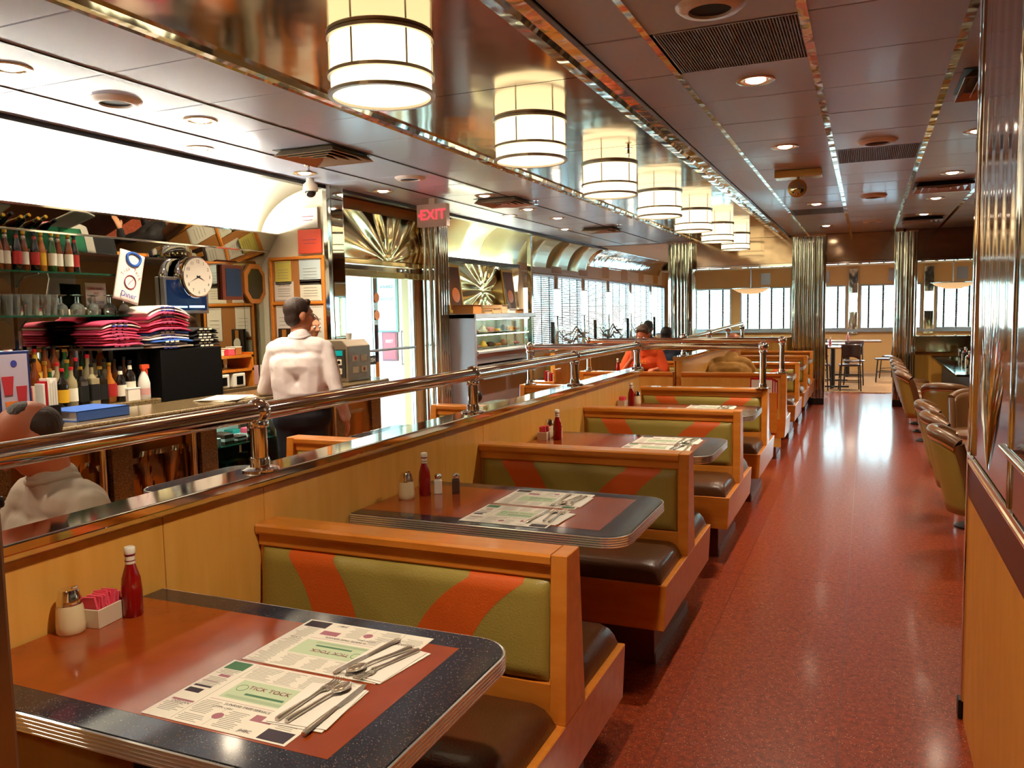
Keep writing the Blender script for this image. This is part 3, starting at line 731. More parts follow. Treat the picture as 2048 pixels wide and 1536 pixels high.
# emergency light
brass = mat('tarnished_brass', '#c8a05c', .25, .9)
t = thing('emergency_light', 'brass emergency light with one round lamp head on the ceiling over the aisle', 'emergency light', (-.52, 7.1, CZ))
obj('housing', MB().box(-.70, -.34, 7.0, 7.16, CZ-.06, CZ-.001), brass, t, bevel=.006)
obj('arm', MB().tube([(-.52, 7.05, CZ-.05), (-.52, 7.02, CZ-.12)], .012, 8), brass, t)
h = obj('lamp_head', MB().lathe([(.02, .09), (.05, .07), (.068, .02), (.072, -.01), (.066, -.012)], (-.52, 6.98, CZ-.155), 20, 'y'), brass, t, smooth=True)
obj('lamp_glass', MB().lathe([(.0005, -.02), (.04, -.016), (.064, -.008)], (-.52, 6.98, CZ-.155), 20, 'y', cap=False), mirror, h, smooth=True)
# exit sign
t = thing('exit_sign', 'white lit exit sign with red letters hanging from the ceiling near the entrance', 'sign', (-3.72, 6.95, 2.3))
ex = MB().box(-3.96, -3.64, 6.92, 6.99, 2.31, 2.52); obj('housing', ex, mat('exit_housing', '#e6dcd4', .4), t, bevel=.006)
obj('hanger', MB().box(-3.83, -3.77, 6.93, 6.98, 2.52, CZ), whitep, t)
obj('lettering', MB().text('EXIT', .135, frame((-3.785, 6.918, 2.415), (1, 0, 0), (0, 0, 1)), depth=.002), exit_m, t)
obj('arrow', MB().prism([(-3.945, 2.415), (-3.925, 2.43), (-3.925, 2.40)], 6.915, 6.9195, 'y'), exit_m, t)
# sconces on the window piers
def sconce(p, n_, l, g):
    x, y, z = p; nx, ny = n_
    t = thing('wall_sconce', l, 'lamp', (x, y, z), 0, g)
    P = []; R = .085
    for k in range(13):
        a = -PI/2+PI*k/12; P.append((x+nx*R*cos(a)-ny*R*sin(a), y+ny*R*cos(a)+nx*R*sin(a)))
    obj('shade', MB().prism(P, z, z+.42), sconce_m, t)
    obj('bracket', MB().prism([(q[0]*1.0, q[1]) for q in P], z-.012, z), steel, t); obj('cap', MB().prism(P, z+.42, z+.43), steel, t)
for k, y in enumerate((11.18, 12.44, 13.82, 15.34, 16.98, 18.74)):
    sconce((-4.6, y, 1.42), (1, 0), 'white half-round sconce on the %s pier of the left window wall' % ORD[k], 'sconces between the left windows')
for k, (x, l) in enumerate(((-1.51, 'left of the doorway, seen through the glass'), (-.28, 'seen through the doorway'), (1.26, 'right of the doorway columns'))):
    sconce((x, FY-.05, 1.36), (0, -1), 'white half-round sconce on the far window wall, '+l, 'sconces on the far window wall')
# bowl pendants in the far room
def bowl(x, y, l):
    t = thing('bowl_pendant', l, 'lamp', (x, y, 1.8), 0, 'glass bowl pendants in the far room')
    obj('bowl', MB().lathe([(.001, 0), (.1, .008), (.22, .04), (.3, .085), (.31, .10)], (x, y, 1.74), 28, cap=False), mat('lit_amber_bowl', '#e0a868', .4, emit=(1, .60, .30, 1), es=.45), t, smooth=True, solid=.006)
    obj('rim', MB().lathe([(.31, .095), (.335, .10), (.335, .112), (.31, .112)], (x, y, 1.74), 28, cap=False), steel, t)
    obj('stem', MB().tube([(x, y, 1.76), (x, y, CZ)], .008, 8), steel, t)
bowl(-1.95, 15.6, 'amber glass bowl pendant seen through the glass screen between the fluted columns'); bowl(1.32, 15.5, 'amber glass bowl pendant right of the doorway above the counter end')

# ================================================================== ENTRANCE: gold sunbursts, door, vestibule, posters
def sunburst(parent, y0, y1, z0, z1, ay, az, x, n=11, rot=0, m=gold_r):
    def P(u, v):
        y = y0+(y1-y0)*u; z = z0+(z1-z0)*v; a = math.atan2(z-az, y-ay); r = math.hypot(z-az, y-ay)
        h = .022*abs(sin(a*n))**1.5*min(1, r*4); return (x+h, y, z)
    return auto(obj('sunburst', MB().grid(P, 60, 40), m, parent), 180)
sunburst(wo, 6.47, 8.30, 2.04, 2.50, 7.4, 2.02, -4.59, 6)
obj('door_header', MB().box(-4.6, -4.56, 6.43, 8.3, 1.985, 2.035).box(-4.6, -4.565, 6.43, 8.3, 1.86, 1.93), gold_r, wo, bevel=.006)
sunburst(wo, 8.45, 10.85, 1.45, 2.10, 9.7, 1.78, -4.59, 6)
obj('mirror_strip', MB().box(-4.6, -4.585, 5.92, 6.40, .1, CZ-.01), steel_pl, wo)
obj('cream_panel', MB().box(-4.6, -4.585, 8.45, 11.0, .1, 1.44), cream, wo)
for a, b in ((8.35, 9.6), (9.6, 10.85), (10.85, 12.0), (12.0, 13.0), (13.0, 13.95)):
    obj('cove_panel', MB().grid(covef(a+.004, b-.004, -4.22, -4.595, CZ, 2.12), 1, 12), cove_g, wo, smooth=True, solid=.005)
obj('cove_end', MB().prism([(-4.595, 2.11), (-4.595, CZ)]+[(-4.22-.375*sin(v*PI/20), 2.12+.455*cos(v*PI/20)) for v in range(0, 11)], 13.95, 13.97, 'y'), gold_r, wo)
obj('light_tube', MB().tube([(-4.56, 8.4, 2.13), (-4.56, 10.7, 2.13)], .010, 8), mat('green_white_tube', '#ffffff', .5, emit=(.92, 1, .78, 1), es=70), wo)
obj('cove_ledge', MB().box(-4.6, -4.50, 8.38, 10.72, 2.105, 2.115).box(-4.505, -4.495, 8.38, 10.72, 2.105, 2.15), darkmetal, wo)
q_ = thing('mirrored_post', 'slim square mirrored post at the right end of the pastry case', 'post', (-4.30, 10.62, 0)); obj('shaft', MB().box(-4.33, -4.27, 10.59, 10.65, .02, CZ-.002), chrome_r, q_, bevel=.004); obj('base', MB().box(-4.35, -4.25, 10.57, 10.67, 0, .02), darkmetal, q_)
obj('valance_mirror', MB().grid(lambda u, v: (-4.22-.375*sin(v*PI/2), 14.0+5.6*u, 2.26+.31*cos(v*PI/2)), 20, 12), chrome_r, wo, smooth=True, solid=.005)
obj('fascia', MB().box(-4.6, -4.59, 11.0, 19.9, 2.08, 2.40), mat('pale_fascia', '#e6dccb', .3), wo)
fluted(-4.56, -4.36, 8.06, 8.28, 'chrome fluted column at the right side of the entrance door')
# door: open leaf with push bar
d1 = struct('door_1', MB().box(-4.68, -4.62, 6.47, 6.53, 0, 1.98).box(-4.68, -4.62, 7.94, 8.0, 0, 1.98).box(-4.68, -4.62, 6.53, 7.94, 1.9, 1.98), chrome)
obj('door_stile', MB().box(-4.67, -4.63, 7.16, 7.23, 0, 1.9), chrome, d1)
obj('glass_pane', MB().box(-4.655, -4.648, 6.53, 7.16, .2, 1.9).box(-4.655, -4.648, 7.23, 7.94, .2, 1.9), glass, d1)
obj('push_bar', MB().tube([(-4.60, 6.56, 1.12), (-4.60, 7.93, 1.12)], .014, 10), steel, d1, smooth=True)
k = obj('push_plate', MB().box(-4.62, -4.612, 6.95, 7.15, .98, 1.07), blackp, d1)
obj('lettering', MB().text('PUSH', .06, frame((-4.609, 7.05, 1.025), (0, 1, 0), (0, 0, 1))), white, k)
for z, m_ in ((1.66, 'a'), (1.48, 'b')): obj('round_sticker', MB().lathe([(.05, 0), (.05, .002)], (-4.62, 7.2, z), 20, 'x'), mat('orange_sticker', '#e0a070', .6), d1)
obj('hours_strip', MB().box(-4.628, -4.62, 7.185, 7.21, 1.0, 1.38), ink, d1)
def poster(name, x, z, w, h, fr, fill, lines, label, y=8.6, n_=-1):
    t = thing(name, label, 'poster', (x, y, z-h/2)); yy = y-.02
    obj('frame', MB().box(x-w/2, x+w/2, yy, y-.001, z-h/2, z+h/2), fr, t, bevel=.003, seg=1)
    obj('sheet', MB().box(x-w/2+.025, x+w/2-.025, yy-.003, yy, z-h/2+.025, z+h/2-.025), fill, t)
    for tx, sz, dz, m_ in lines: obj('lettering', MB().text(tx, sz, frame((x, yy-.004, z+dz), (1, 0, 0), (0, 0, 1))), m_, t)
    return t
maroon = mat('maroon_poster', '#6a2a34', .5); teal = mat('teal_poster', '#3a9a98', .5); pale = mat('pale_poster', '#b8c8c4', .5)
p = poster('poster', -5.04, 1.66, .22, .56, blackp, maroon, [('ZAGAT', .07, .17, white), ('SURVEY', .05, .10, ink_b), ('ZAGAT', .055, .0, white), ('RATED', .055, -.05, white)], 'maroon restaurant survey poster in the entrance, white lettering on top')
obj('lower_sheet', MB().box(-5.13, -4.95, 8.572, 8.575, 1.40, 1.56), pale, p)
poster('poster', -5.36, 1.62, .30, .70, mat('sage_frame', '#5f8078', .5), pale, [('AWARD', .05, .2, ink), ('BEST OF', .05, .05, ink_g)], 'tall framed teal poster in the entrance left of the maroon one')
poster('plaque', -5.34, 1.10, .22, .36, maroon, red, [('BEST', .05, .06, white)], 'small red framed plaque low on the entrance wall')
poster('plaque', -5.03, 1.08, .30, .42, mat('brown_frame', '#6b4a40', .5), label_w, [('BEST', .06, .12, ink), ('DINER', .04, .03, ink_r)], 'brown framed notice low on the entrance wall, right of the red plaque')
t = thing('round_emblem', 'round white ring emblem low on the white entrance wall', 'sign', (-5.0, 8.58, .62)); obj('ring', MB().lathe([(.07, 0), (.085, -.006), (.09, 0)], (-5.0, 8.6, .70), 28, 'y', cap=False), mat('olive_ring', '#8a9a70', .5), t)
obj('disc', MB().lathe([(.07, -.003), (.07, 0)], (-5.0, 8.6, .70), 28, 'y'), white, t)
t = thing('wall_switch', 'small grey switch plate on the white entrance wall', 'switch', (-5.08, 8.59, 1.27)); obj('plate', MB().box(-5.11, -5.05, 8.592, 8.6, 1.27, 1.36), steel, t); obj('rocker', MB().box(-5.09, -5.07, 8.587, 8.592, 1.30, 1.335), white, t)
leaf = mat('outdoor_leaves', '#4f8a50', .7)
t = thing('street_tree', 'green tree outside the entrance glass', 'tree', (-9, 11.4, -.2)); obj('trunk', MB().tube([(-9, 11.4, -.2), (-8.95, 11.4, 2.0)], .12, 8), mat('bark', '#5a4a3a', .9), t)
m = MB(); rnd = random.Random(3)
for k in range(260):
    c = Vector((-9+rnd.gauss(0, .9), 11.4+rnd.gauss(0, .9), 2.9+rnd.gauss(0, .7))); a = Vector((rnd.uniform(-1, 1), rnd.uniform(-1, 1), rnd.uniform(-1, 1))).normalized()*.2; b_ = a.cross(Vector((.3, .5, .8))).normalized()*.12
    m.add([c-a, c+b_, c+a, c-b_], [(0, 1, 2, 3)])
s_ = obj('foliage', m, leaf, t); s_['kind'] = 'stuff'

# ---- notice boards on the return wall
nb = thing('notice_board', 'tall cork notice board in wood frames with certificates, behind the man in the white shirt', 'board', (-4.49, 5.79, 1.0))
yb = 5.80
obj('cork_panel', MB().box(-4.79, -4.225, yb-.012, yb, 1.0, 1.99), cork, nb)
frm = wood2
obj('wood_frame', MB().box(-4.80, -4.215, yb-.025, yb, 1.97, 1.995).box(-4.80, -4.775, yb-.025, yb, 1.0, 1.97).box(-4.24, -4.215, yb-.025, yb, 1.0, 1.97).box(-4.775, -4.24, yb-.025, yb, 1.585, 1.61), frm, nb, bevel=.002, seg=1)
def sheet(x, z, w, h, m_, head, label, tilt=0):
    o = obj('certificate', MB().box(x-w/2, x+w/2, yb-.016, yb-.012, z-h/2, z+h/2), m_)
    tag(o, label, 'paper', 'papers on the notice board')
    d = MB().box(x-w/2+.01, x+w/2-.01, yb-.0175, yb-.016, z+h/2-.012, z+h/2-.009).box(x-w/2+.01, x+w/2-.01, yb-.0175, yb-.016, z-h/2+.009, z-h/2+.012)
    for k in range(4): d.box(x-w*.32, x+w*.32, yb-.0175, yb-.016, z+h*.12-k*h*.12, z+h*.12-k*h*.12+.003)
    obj('print', d, ink_b, o)
    if head: obj('lettering', MB().text(head, .022, frame((x, yb-.018, z+h*.3), (1, 0, 0), (0, 0, 1))), ink, o)
yellow = mat('yellow_certificate', '#d8c860', .6)
sheet(-4.655, 1.86, .17, .20, yellow, '', 'yellow certificate at the top left of the notice board')
sheet(-4.37, 1.86, .22, .22, mat('pale_blue_paper', '#c2d2d6', .6), '', 'pale blue certificate at the top right of the notice board')
sheet(-4.65, 1.70, .20, .17, paper, 'CERTIFICATE', 'white certificate with dark heading left of the board centre')
sheet(-4.37, 1.70, .22, .19, label_w, '', 'cream certificate with a thin border right of the board centre')
sheet(-4.66, 1.44, .17, .27, paper, '', 'tall white notice under the wood cross bar at left')
sheet(-4.33, 1.42, .17, .30, paper, '', 'tall white notice at the right under the cross bar, by the man\'s head')
sheet(-4.70, 1.18, .10, .2, label_w, '', 'small pale notice low on the board')
for x, z, w, h, m_, l, hd in ((-4.35, 2.115, .24, .20, mat('red_notice', '#d04a30', .6), 'red notice leaning over the top of the board', ''), (-4.36, 2.31, .20, .17, white, 'white notice high on the cream wall above the red one', '')):
    o = obj('notice', MB().box(x-w/2, x+w/2, yb-.03, yb-.02, z-h/2, z+h/2), m_); tag(o, l, 'paper')
    obj('print', MB().box(x-w*.3, x+w*.3, yb-.0315, yb-.03, z+.01, z+.016).box(x-w*.25, x+w*.25, yb-.0315, yb-.03, z-.02, z-.015), ink_r, o)
sh = thing('beer_plaque', 'dark plaque with an oval emblem beside the man in the white shirt', 'sign', (-4.62, 5.76, 1.10))
obj('board', MB().box(-4.70, -4.56, 5.74, 5.775, 1.10, 1.38), mat('dark_walnut', '#2c1812', .4), sh, bevel=.006); obj('strip', MB().box(-4.65, -4.61, 5.732, 5.74, 1.11, 1.37), mat('amber_strip', '#b0722c', .5), sh)
obj('oval', MB().lathe([(.038, -.006), (.042, 0)], (0, 0, 0), 20, 'y').xf(Matrix.Translation((-4.63, 5.734, 1.25)) @ Matrix.Diagonal((1, 1, 1.25, 1))), label_w, sh)

# ---- things on the bar mirror
def onwall(y, z): return (-4.888, y, z)
t = thing('wall_plaque', 'rectangular wood plaque with dark blue plate on the bar mirror', 'plaque', (-4.87, 5.40, 1.62))
obj('board', MB().box(-4.888, -4.86, 5.27, 5.51, 1.63, 1.92), mat('red_walnut', '#6a2a18', .35, coat=.3), t, bevel=.005); obj('plate', MB().box(-4.86, -4.856, 5.31, 5.49, 1.66, 1.89), mat('blue_plate', '#16304e', .3), t)
t = thing('wall_plaque', 'octagonal brown wood plaque on the bar mirror beside the blue one', 'plaque', (-4.87, 5.66, 1.60))
oc = [(5.60, 1.60), (5.72, 1.60), (5.79, 1.68), (5.79, 1.86), (5.72, 1.94), (5.60, 1.94), (5.53, 1.86), (5.53, 1.68)]
obj('board', MB().prism(oc, -4.888, -4.855, 'x'), mat('oak_plaque', '#a8682c', .35, coat=.3), t, bevel=.006); obj('plate', MB().prism([(5.66+(a-5.66)*.68, 1.77+(b-1.77)*.75) for a, b in oc], -4.855, -4.85, 'x'), mat('dark_olive_plate', '#2c2a1a', .3), t)
t = thing('wall_clock', 'round chrome wall clock with white face over the television', 'clock', (-4.8, 4.90, 1.80))
cy, cz = 4.91, 1.80
obj('case', MB().lathe([(.155, 0), (.16, .02), (.165, .075), (.158, .09), (.150, .092)], (-4.86, cy, cz), 36, 'x', cap=True), chrome, t, smooth=True)
f = obj('face', MB().lathe([(.148, 0), (.148, .002)], (-4.767, cy, cz), 36, 'x'), paper, t)
m = MB()
for k in range(12):
    a = PI/2-(k+1)*PI/6; m.text(str(k+1), .036, frame((-4.7635, cy+.118*cos(a), cz+.118*sin(a)), (0, 1, 0), (0, 0, 1)))
obj('numerals', m, ink, f)
def hand(ang, L, w): c, s_ = sin(ang), cos(ang); return [(-4.762, cy+c*L, cz+s_*L), (-4.762, cy-s_*w-c*.02, cz+c*w-s_*.02), (-4.762, cy+s_*w-c*.02, cz-c*w-s_*.02)]
obj('hands', MB().add(hand(math.radians(112), .07, .006), [(0, 1, 2)]).add(hand(math.radians(245), .105, .005), [(0, 1, 2)]), blackp, f)
t = thing('television', 'small television with a blue screen partly behind the wall clock', 'television', (-4.84, 4.86, 1.5))
obj('bezel', MB().box(-4.885, -4.845, 4.64, 5.09, 1.52, 1.80), steel, t, bevel=.004)
scm = mat('tv_screen', '#02060c', .2, emit=(.01, .05, .16, 1), es=.2)
f = obj('screen', MB().box(-4.845, -4.842, 4.665, 5.065, 1.545, 1.775), scm, t)
obj('caption_bar', MB().box(-4.842, -4.8405, 4.69, 4.86, 1.565, 1.578).box(-4.842, -4.8405, 4.88, 5.04, 1.565, 1.582), mat('tv_caption', '#a0c8ff', .3, emit=(.5, .75, 1, 1), es=1.2), f)
t = thing('paper_sign', 'small white paper sign with red and blue text beside the hanging T-shirt', 'sign', (-4.7, 4.0, 1.56)); 
s_ = obj('sheet', MB().box(-4.77, -4.768, 3.90, 4.06, 1.56, 1.73), paper, t)
obj('lettering', MB().text('OPEN DAILY', .022, frame((-4.766, 3.98, 1.69), (0, 1, 0), (0, 0, 1))).text('AND', .02, frame((-4.766, 3.98, 1.66), (0, 1, 0), (0, 0, 1))), red, s_); obj('lettering', MB().text('WELCOME', .024, frame((-4.766, 3.98, 1.60), (0, 1, 0), (0, 0, 1))), ink_p, s_)

# ================================================================== BACK BAR
t = thing('back_bar', 'granite-topped back bar counter under the mirror, crowded with bottles', 'counter', (-4.65, 1.5, 0))
obj('cabinet', MB().box(-4.88, -4.50, -1.5, 4.16, .02, .90), mat('bar_cabinet', '#6a5236', .4), t); obj('countertop', MB().box(-4.88, -4.45, -1.5, 4.19, .90, .94), granite, t, bevel=.008)
obj('metal_edge', MB().box(-4.452, -4.445, -1.5, 4.19, .86, .90), steel, t); obj('riser', MB().box(-4.88, -4.72, -1.5, 4.0, .94, 1.02), granite, t, bevel=.004)
for z, l in ((1.775, 'upper glass shelf holding beer bottles in front of the bar mirror'), (1.505, 'lower glass shelf holding drinking glasses in front of the bar mirror')):
    t = thing('glass_shelf', l, 'shelf', (-4.75, 3, z)); obj('pane', MB().box(-4.885, -4.62, 1.0, 4.17, z, z+.010), glassg, t)
    for y in (1.6, 3.49): obj('bracket', MB().prism([(-4.885, z), (-4.66, z), (-4.66, z-.006), (-4.8, z-.02), (-4.86, z-.07), (-4.885, z-.10)], y-.006, y+.006, 'y'), steel, t)
t = thing('shelf_standard', 'slim chrome shelf standard on the bar mirror', 'shelf post', (-4.88, 3.49, 1.0)); obj('rail', MB().box(-4.889, -4.872, 3.482, 3.498, 1.05, 1.93), chrome, t); obj('foot', MB().box(-4.889, -4.865, 3.475, 3.505, 1.03, 1.05), chrome, t)

def bottle(glass_m, label_m, cap_m, h=.24, r=.033, neck=.012, shape='round', label='x', group=None, band=None):
    t = thing('bottle', label, 'bottle', (0, 0, 0), 0, group)
    if shape == 'square':
        P = rrect(-r, r, -r, r, .008, 3); obj('glass', MB().prism(P, 0, h*.66).lathe([(r*.9, h*.66), (neck, h*.76), (neck, h*.93)], n=12), glass_m, t, bevel=.002, seg=1)
        obj('label', MB().prism([(p[0]*1.02, p[1]*1.02) for p in P], h*.12, h*.52), label_m, t)
    else:
        pf = {'round': [(r*.9, 0), (r, .006), (r, h*.58), (r*.9, h*.66), (neck*1.1, h*.78), (neck, h*.84), (neck, h*.95)],
              'beer': [(r*.9, 0), (r, .005), (r, h*.52), (r*.85, h*.62), (neck*1.3, h*.76), (neck, h*.9), (neck, h*.96)],
              'fat': [(r*.8, 0), (r*1.1, .01), (r*1.25, h*.3), (r*1.1, h*.5), (neck*1.2, h*.66), (neck, h*.74), (neck, h*.92)]}[shape]
        obj('glass', MB().lathe(pf, n=16), glass_m, t, smooth=True)
        k = 1.27 if shape == 'fat' else 1.02
        obj('label', MB().lathe([(r*k, h*.16), (r*k, h*.48)], n=16, cap=False), label_m, t, smooth=True)
        if band: obj('neck_label', MB().lathe([(neck*1.25, h*.78), (neck*1.08, h*.88)], n=12, cap=False), band, t, smooth=True)
    obj('cap', MB().lathe([(neck*1.15, h*.93), (neck*1.15, h), (neck*.9, h*1.005)], n=12), cap_m, t)
    return t
amber = mat('amber_glass', '#6a2c08', .06, coat=.6); greeng = mat('green_glass', '#1f4a1c', .06, coat=.6); clearb = mat('pale_spirit', '#c8b890', .08, trans=.5, coat=.5); darkg = mat('dark_bottle', '#17100c', .08, coat=.6); honey = mat('honey_spirit', '#a8601c', .08, coat=.6)
lw = label_w; ly = mat('yellow_label', '#d8a828', .5); lr = mat('red_label', '#a82420', .5); lb_ = mat('black_label', '#141210', .5); cb = blackp; cg = mat('gold_cap', '#c89a34', .3, .8); crd = red
GB = 'beer bottles on the upper glass shelf'
bp = bottle(amber, lw, cg, .24, .026, .011, 'beer', band=lw)
kinds = {'amber': bp, 'green': bottle(greeng, lw, cg, .24, .026, .011, 'beer', band=lw), 'golden': bottle(honey, ly, cg, .24, .026, .011, 'beer', band=ly), 'dark': bottle(darkg, lr, cb, .24, .026, .011, 'beer', band=lr)}
seq = ['amber', 'amber', 'amber', 'dark', 'amber', 'dark', 'golden', 'green', 'amber', 'amber', 'dark']
used = set()
for i, k in enumerate(seq):
    lab_ = '%s beer bottle on the upper glass shelf, %s from the left' % ({'amber': 'brown', 'green': 'green', 'golden': 'golden', 'dark': 'dark'}[k], ORD[i])
    y = 3.20+i*.058; x = -4.70+(.018 if i % 2 else 0)
    o = kinds[k] if k not in used else dup(kinds[k], (0, 0, 0)); used.add(k)
    o.location = (x, y, 1.786); o['label'] = lab_; o['group'] = GB; 
# drinking glasses on the lower shelf
gm = mat('drinking_glass', '#f2f6ee', .02, trans=.9, ior=1.3)
tg = thing('tumbler', 'x', 'glass', (0, 0, 0), 0, 'tumblers on the lower glass shelf'); obj('cup', MB().lathe([(.022, .0), (.022, .008), (.031, .13), (.029, .13), (.020, .012)], n=16, cap=False), gm, tg, smooth=True); obj('thick_base', MB().lathe([(.021, .001), (.021, .010)], n=14), gm, tg, smooth=True)
for i in range(7):
    o = tg if i == 0 else dup(tg, (0, 0, 0)); o.location = (-4.70+(i % 2)*.02, 3.23+i*.062, 1.515); o['label'] = 'tall clear tumbler on the lower glass shelf, %s from the left' % ORD[i]
sg = thing('wine_glass', 'x', 'glass', (0, 0, 0), 0, 'upturned stem glasses on the lower glass shelf')
obj('bowl', MB().lathe([(.033, 0), (.036, .03), (.03, .06), (.006, .078)], n=18, cap=False), gm, sg, smooth=True); obj('stem', MB().lathe([(.005, .078), (.004, .12), (.03, .128), (.03, .131)], n=14), gm, sg, smooth=True)
for i in range(8):
    o = sg if i == 0 else dup(sg, (0, 0, 0)); o.location = (-4.72+(i % 2)*.05, 3.68+i*.062, 1.515); o['label'] = 'upturned stem glass on the lower glass shelf, %s from the left' % ORD[i]
# liquor rows on the back bar
LQ = [('amber', amber, lw, cb, 'round', None), ('clear', clearb, lw, crd, 'round', None), ('green', greeng, ly, cg, 'round', None), ('dark', darkg, lb_, cg, 'square', None), ('honey coloured', honey, ly, crd, 'round', ly), ('clear square', clearb, lb_, cb, 'square', None), ('black-labelled', darkg, lw, cb, 'round', lw), ('stout amber', honey, lr, cg, 'fat', None), ('yellow-labelled dark', darkg, ly, crd, 'round', None)]
pro = {}; rnd = random.Random(11)
def liquor(kind, x, y, z, h, lab_, grp):
    nm, g_, l_, c_, sh_, bd = LQ[kind]
    if kind not in pro: pro[kind] = o = bottle(g_, l_, c_, .27, .033, .012, sh_, 'x', grp, bd)
    else: o = dup(pro[kind], (0, 0, 0))
    o.location = (x, y, z); o.scale = (1, 1, h/.27); o['label'] = nm+' liquor bottle, '+lab_; o['group'] = grp; return o
fr_ = [3, 5, 3, 3, 6, 7, 6, 6, 1]
for i, k in enumerate([2, 8, 1, 3, 5, 3, 7, 6, 6]): liquor(k, -4.53+rnd.uniform(-.012, .012), 3.42+i*.072, .94, rnd.uniform(.23, .27), '%s from the left in the front row of the back bar' % ORD[i], 'liquor bottles, front row')
for i in range(12): liquor(rnd.choice([0, 2, 4, 1, 7, 8, 5]), -4.63+rnd.uniform(-.012, .012), 3.26+i*.071, .94, rnd.uniform(.27, .32), '%s from the left in the middle row of the back bar' % ORD[i], 'liquor bottles, middle row')
for i in range(13): liquor(rnd.choice([0, 2, 4, 1, 0, 8, 6]), -4.79+rnd.uniform(-.01, .01), 3.20+i*.066, 1.02, rnd.uniform(.27, .31), '%s from the left in the back row on the riser' % ORD[i], 'liquor bottles, back row')
t = thing('tip_box', 'small white paper box at the end of the back bar beside the spray bottle', 'box', (-4.49, 4.0, .94)); obj('body', MB().box(-4.54, -4.47, 3.93, 4.03, .94, 1.02), paper, t, bevel=.003); obj('lid', MB().box(-4.542, -4.468, 3.928, 4.032, 1.02, 1.027), white, t)
def spray(x, y, z, k, lab_, trig, bod, bandm):
    t = thing('spray_bottle', lab_, 'bottle', (x, y, z))
    obj('body', MB().lathe([(.036*k, 0), (.04*k, .01*k), (.04*k, .11*k), (.03*k, .15*k), (.014*k, .185*k), (.014*k, .20*k)], (x, y, z), 20), bod, t, smooth=True)
    obj('label', MB().lathe([(.0405*k, .03*k), (.0405*k, .075*k)], (x, y, z), 20, cap=False), bandm, t, smooth=True)
    obj('trigger_head', MB().box(x-.012*k, x+.012*k, y-.02*k, y+.045*k, z+.205*k, z+.235*k).box(x-.008*k, x+.008*k, y+.02*k, y+.032*k, z+.15*k, z+.205*k).lathe([(.017*k, .19*k), (.017*k, .21*k)], (x, y, z), 12), trig, t, bevel=.003)
spray(-4.50, 4.09, .94, 1.0, 'white spray bottle with orange-red trigger at the end of the back bar', mat('orange_trigger', '#e0502c', .4), mat('milky_plastic', '#e4dcd2', .4), mat('pink_band', '#e0a8a0', .5))
# black box with shirts
t = thing('black_cabinet', 'large matte black box at the end of the back bar with shirts on top', 'cabinet', (-4.62, 4.42, .90))
obj('body', MB().box(-4.80, -4.45, 4.20, 4.78, .90, 1.27), blackc, t, bevel=.004); obj('side_panel', MB().box(-4.79, -4.57, 4.11, 4.20, .945, 1.27), blackc, t, bevel=.004); obj('plinth', MB().box(-4.80, -4.47, 4.22, 4.76, .0, .90), mat('bar_cabinet'), t)
def shirtstack(x, y, z, n, cols, lab_, w=.30, d=.34, dz=.024, jig=.02, slump=0):
    for i in range(n):
        c = cols[i % len(cols)] if not callable(cols) else cols(i)
        jx, jy = rnd.uniform(-jig, jig), rnd.uniform(-jig, jig)
        def top(u, v, jx=jx, jy=jy, i=i):
            px_ = x-d/2+d*u+jx; py = y-w/2+w*v+jy; e = min(u, 1-u, v, 1-v)
            return (px_, py, z+(i+1)*dz-.007*max(0, 1-e/.12)**2+.002*sin(v*9+i)-(slump+.35)*(2*v-1)**2*i*dz*.5)
        m = MB().grid(top, 10, 12); T = top
        o = tag(obj('folded_shirt', m, c[0], None, smooth=True, solid=.009), 'folded %s T-shirt, %s from the bottom of the %s' % (c[1], ORD[i], lab_), 'T-shirt', 'folded shirts in the '+lab_)
        pr2 = MB(); 
        for k in range(3): pr2.box(x+d/2+jx-.002, x+d/2+jx+.003, y-.07+k*.045, y-.04+k*.045, z+i*dz+.004, z+i*dz+.014)
        obj('print', pr2, c[2], o)
wc = mat('white_cotton', '#efe4dc', .85); pc = mat('pink_cotton', '#d0446a', .85); kc = mat('black_cotton', '#141218', .85); bc = mat('blue_cotton', '#2c58a8', .85)
W_, P_, B_, U_ = (wc, 'white', ink_p), (pc, 'pink', ink_r), (kc, 'black', label_w), (bc, 'blue', label_w)
shirtstack(-4.60, 4.30, 1.272, 14, [W_, W_, U_, W_, W_, U_, P_, P_, P_, P_, W_, P_, W_, W_], 'tall pile', .36, .30, .0215)
shirtstack(-4.62, 3.93, 1.30, 8, [P_, P_, P_, P_, P_, P_, W_, P_], 'pink bottle-side pile', .30, .26, .022)
t = thing('shirt_tray', 'slim steel tray carrying the pink pile of shirts behind the bottles', 'tray', (-4.62, 3.93, 1.28)); obj('tray', MB().box(-4.78, -4.48, 3.76, 4.085, 1.285, 1.297), steel, t); obj('leg', MB().box(-4.77, -4.75, 3.78, 3.80, 1.02, 1.285).box(-4.77, -4.75, 4.05, 4.07, 1.02, 1.285), steel, t)
shirtstack(-4.62, 4.66, 1.272, 7, [B_], 'black pile', .24, .28, .020)
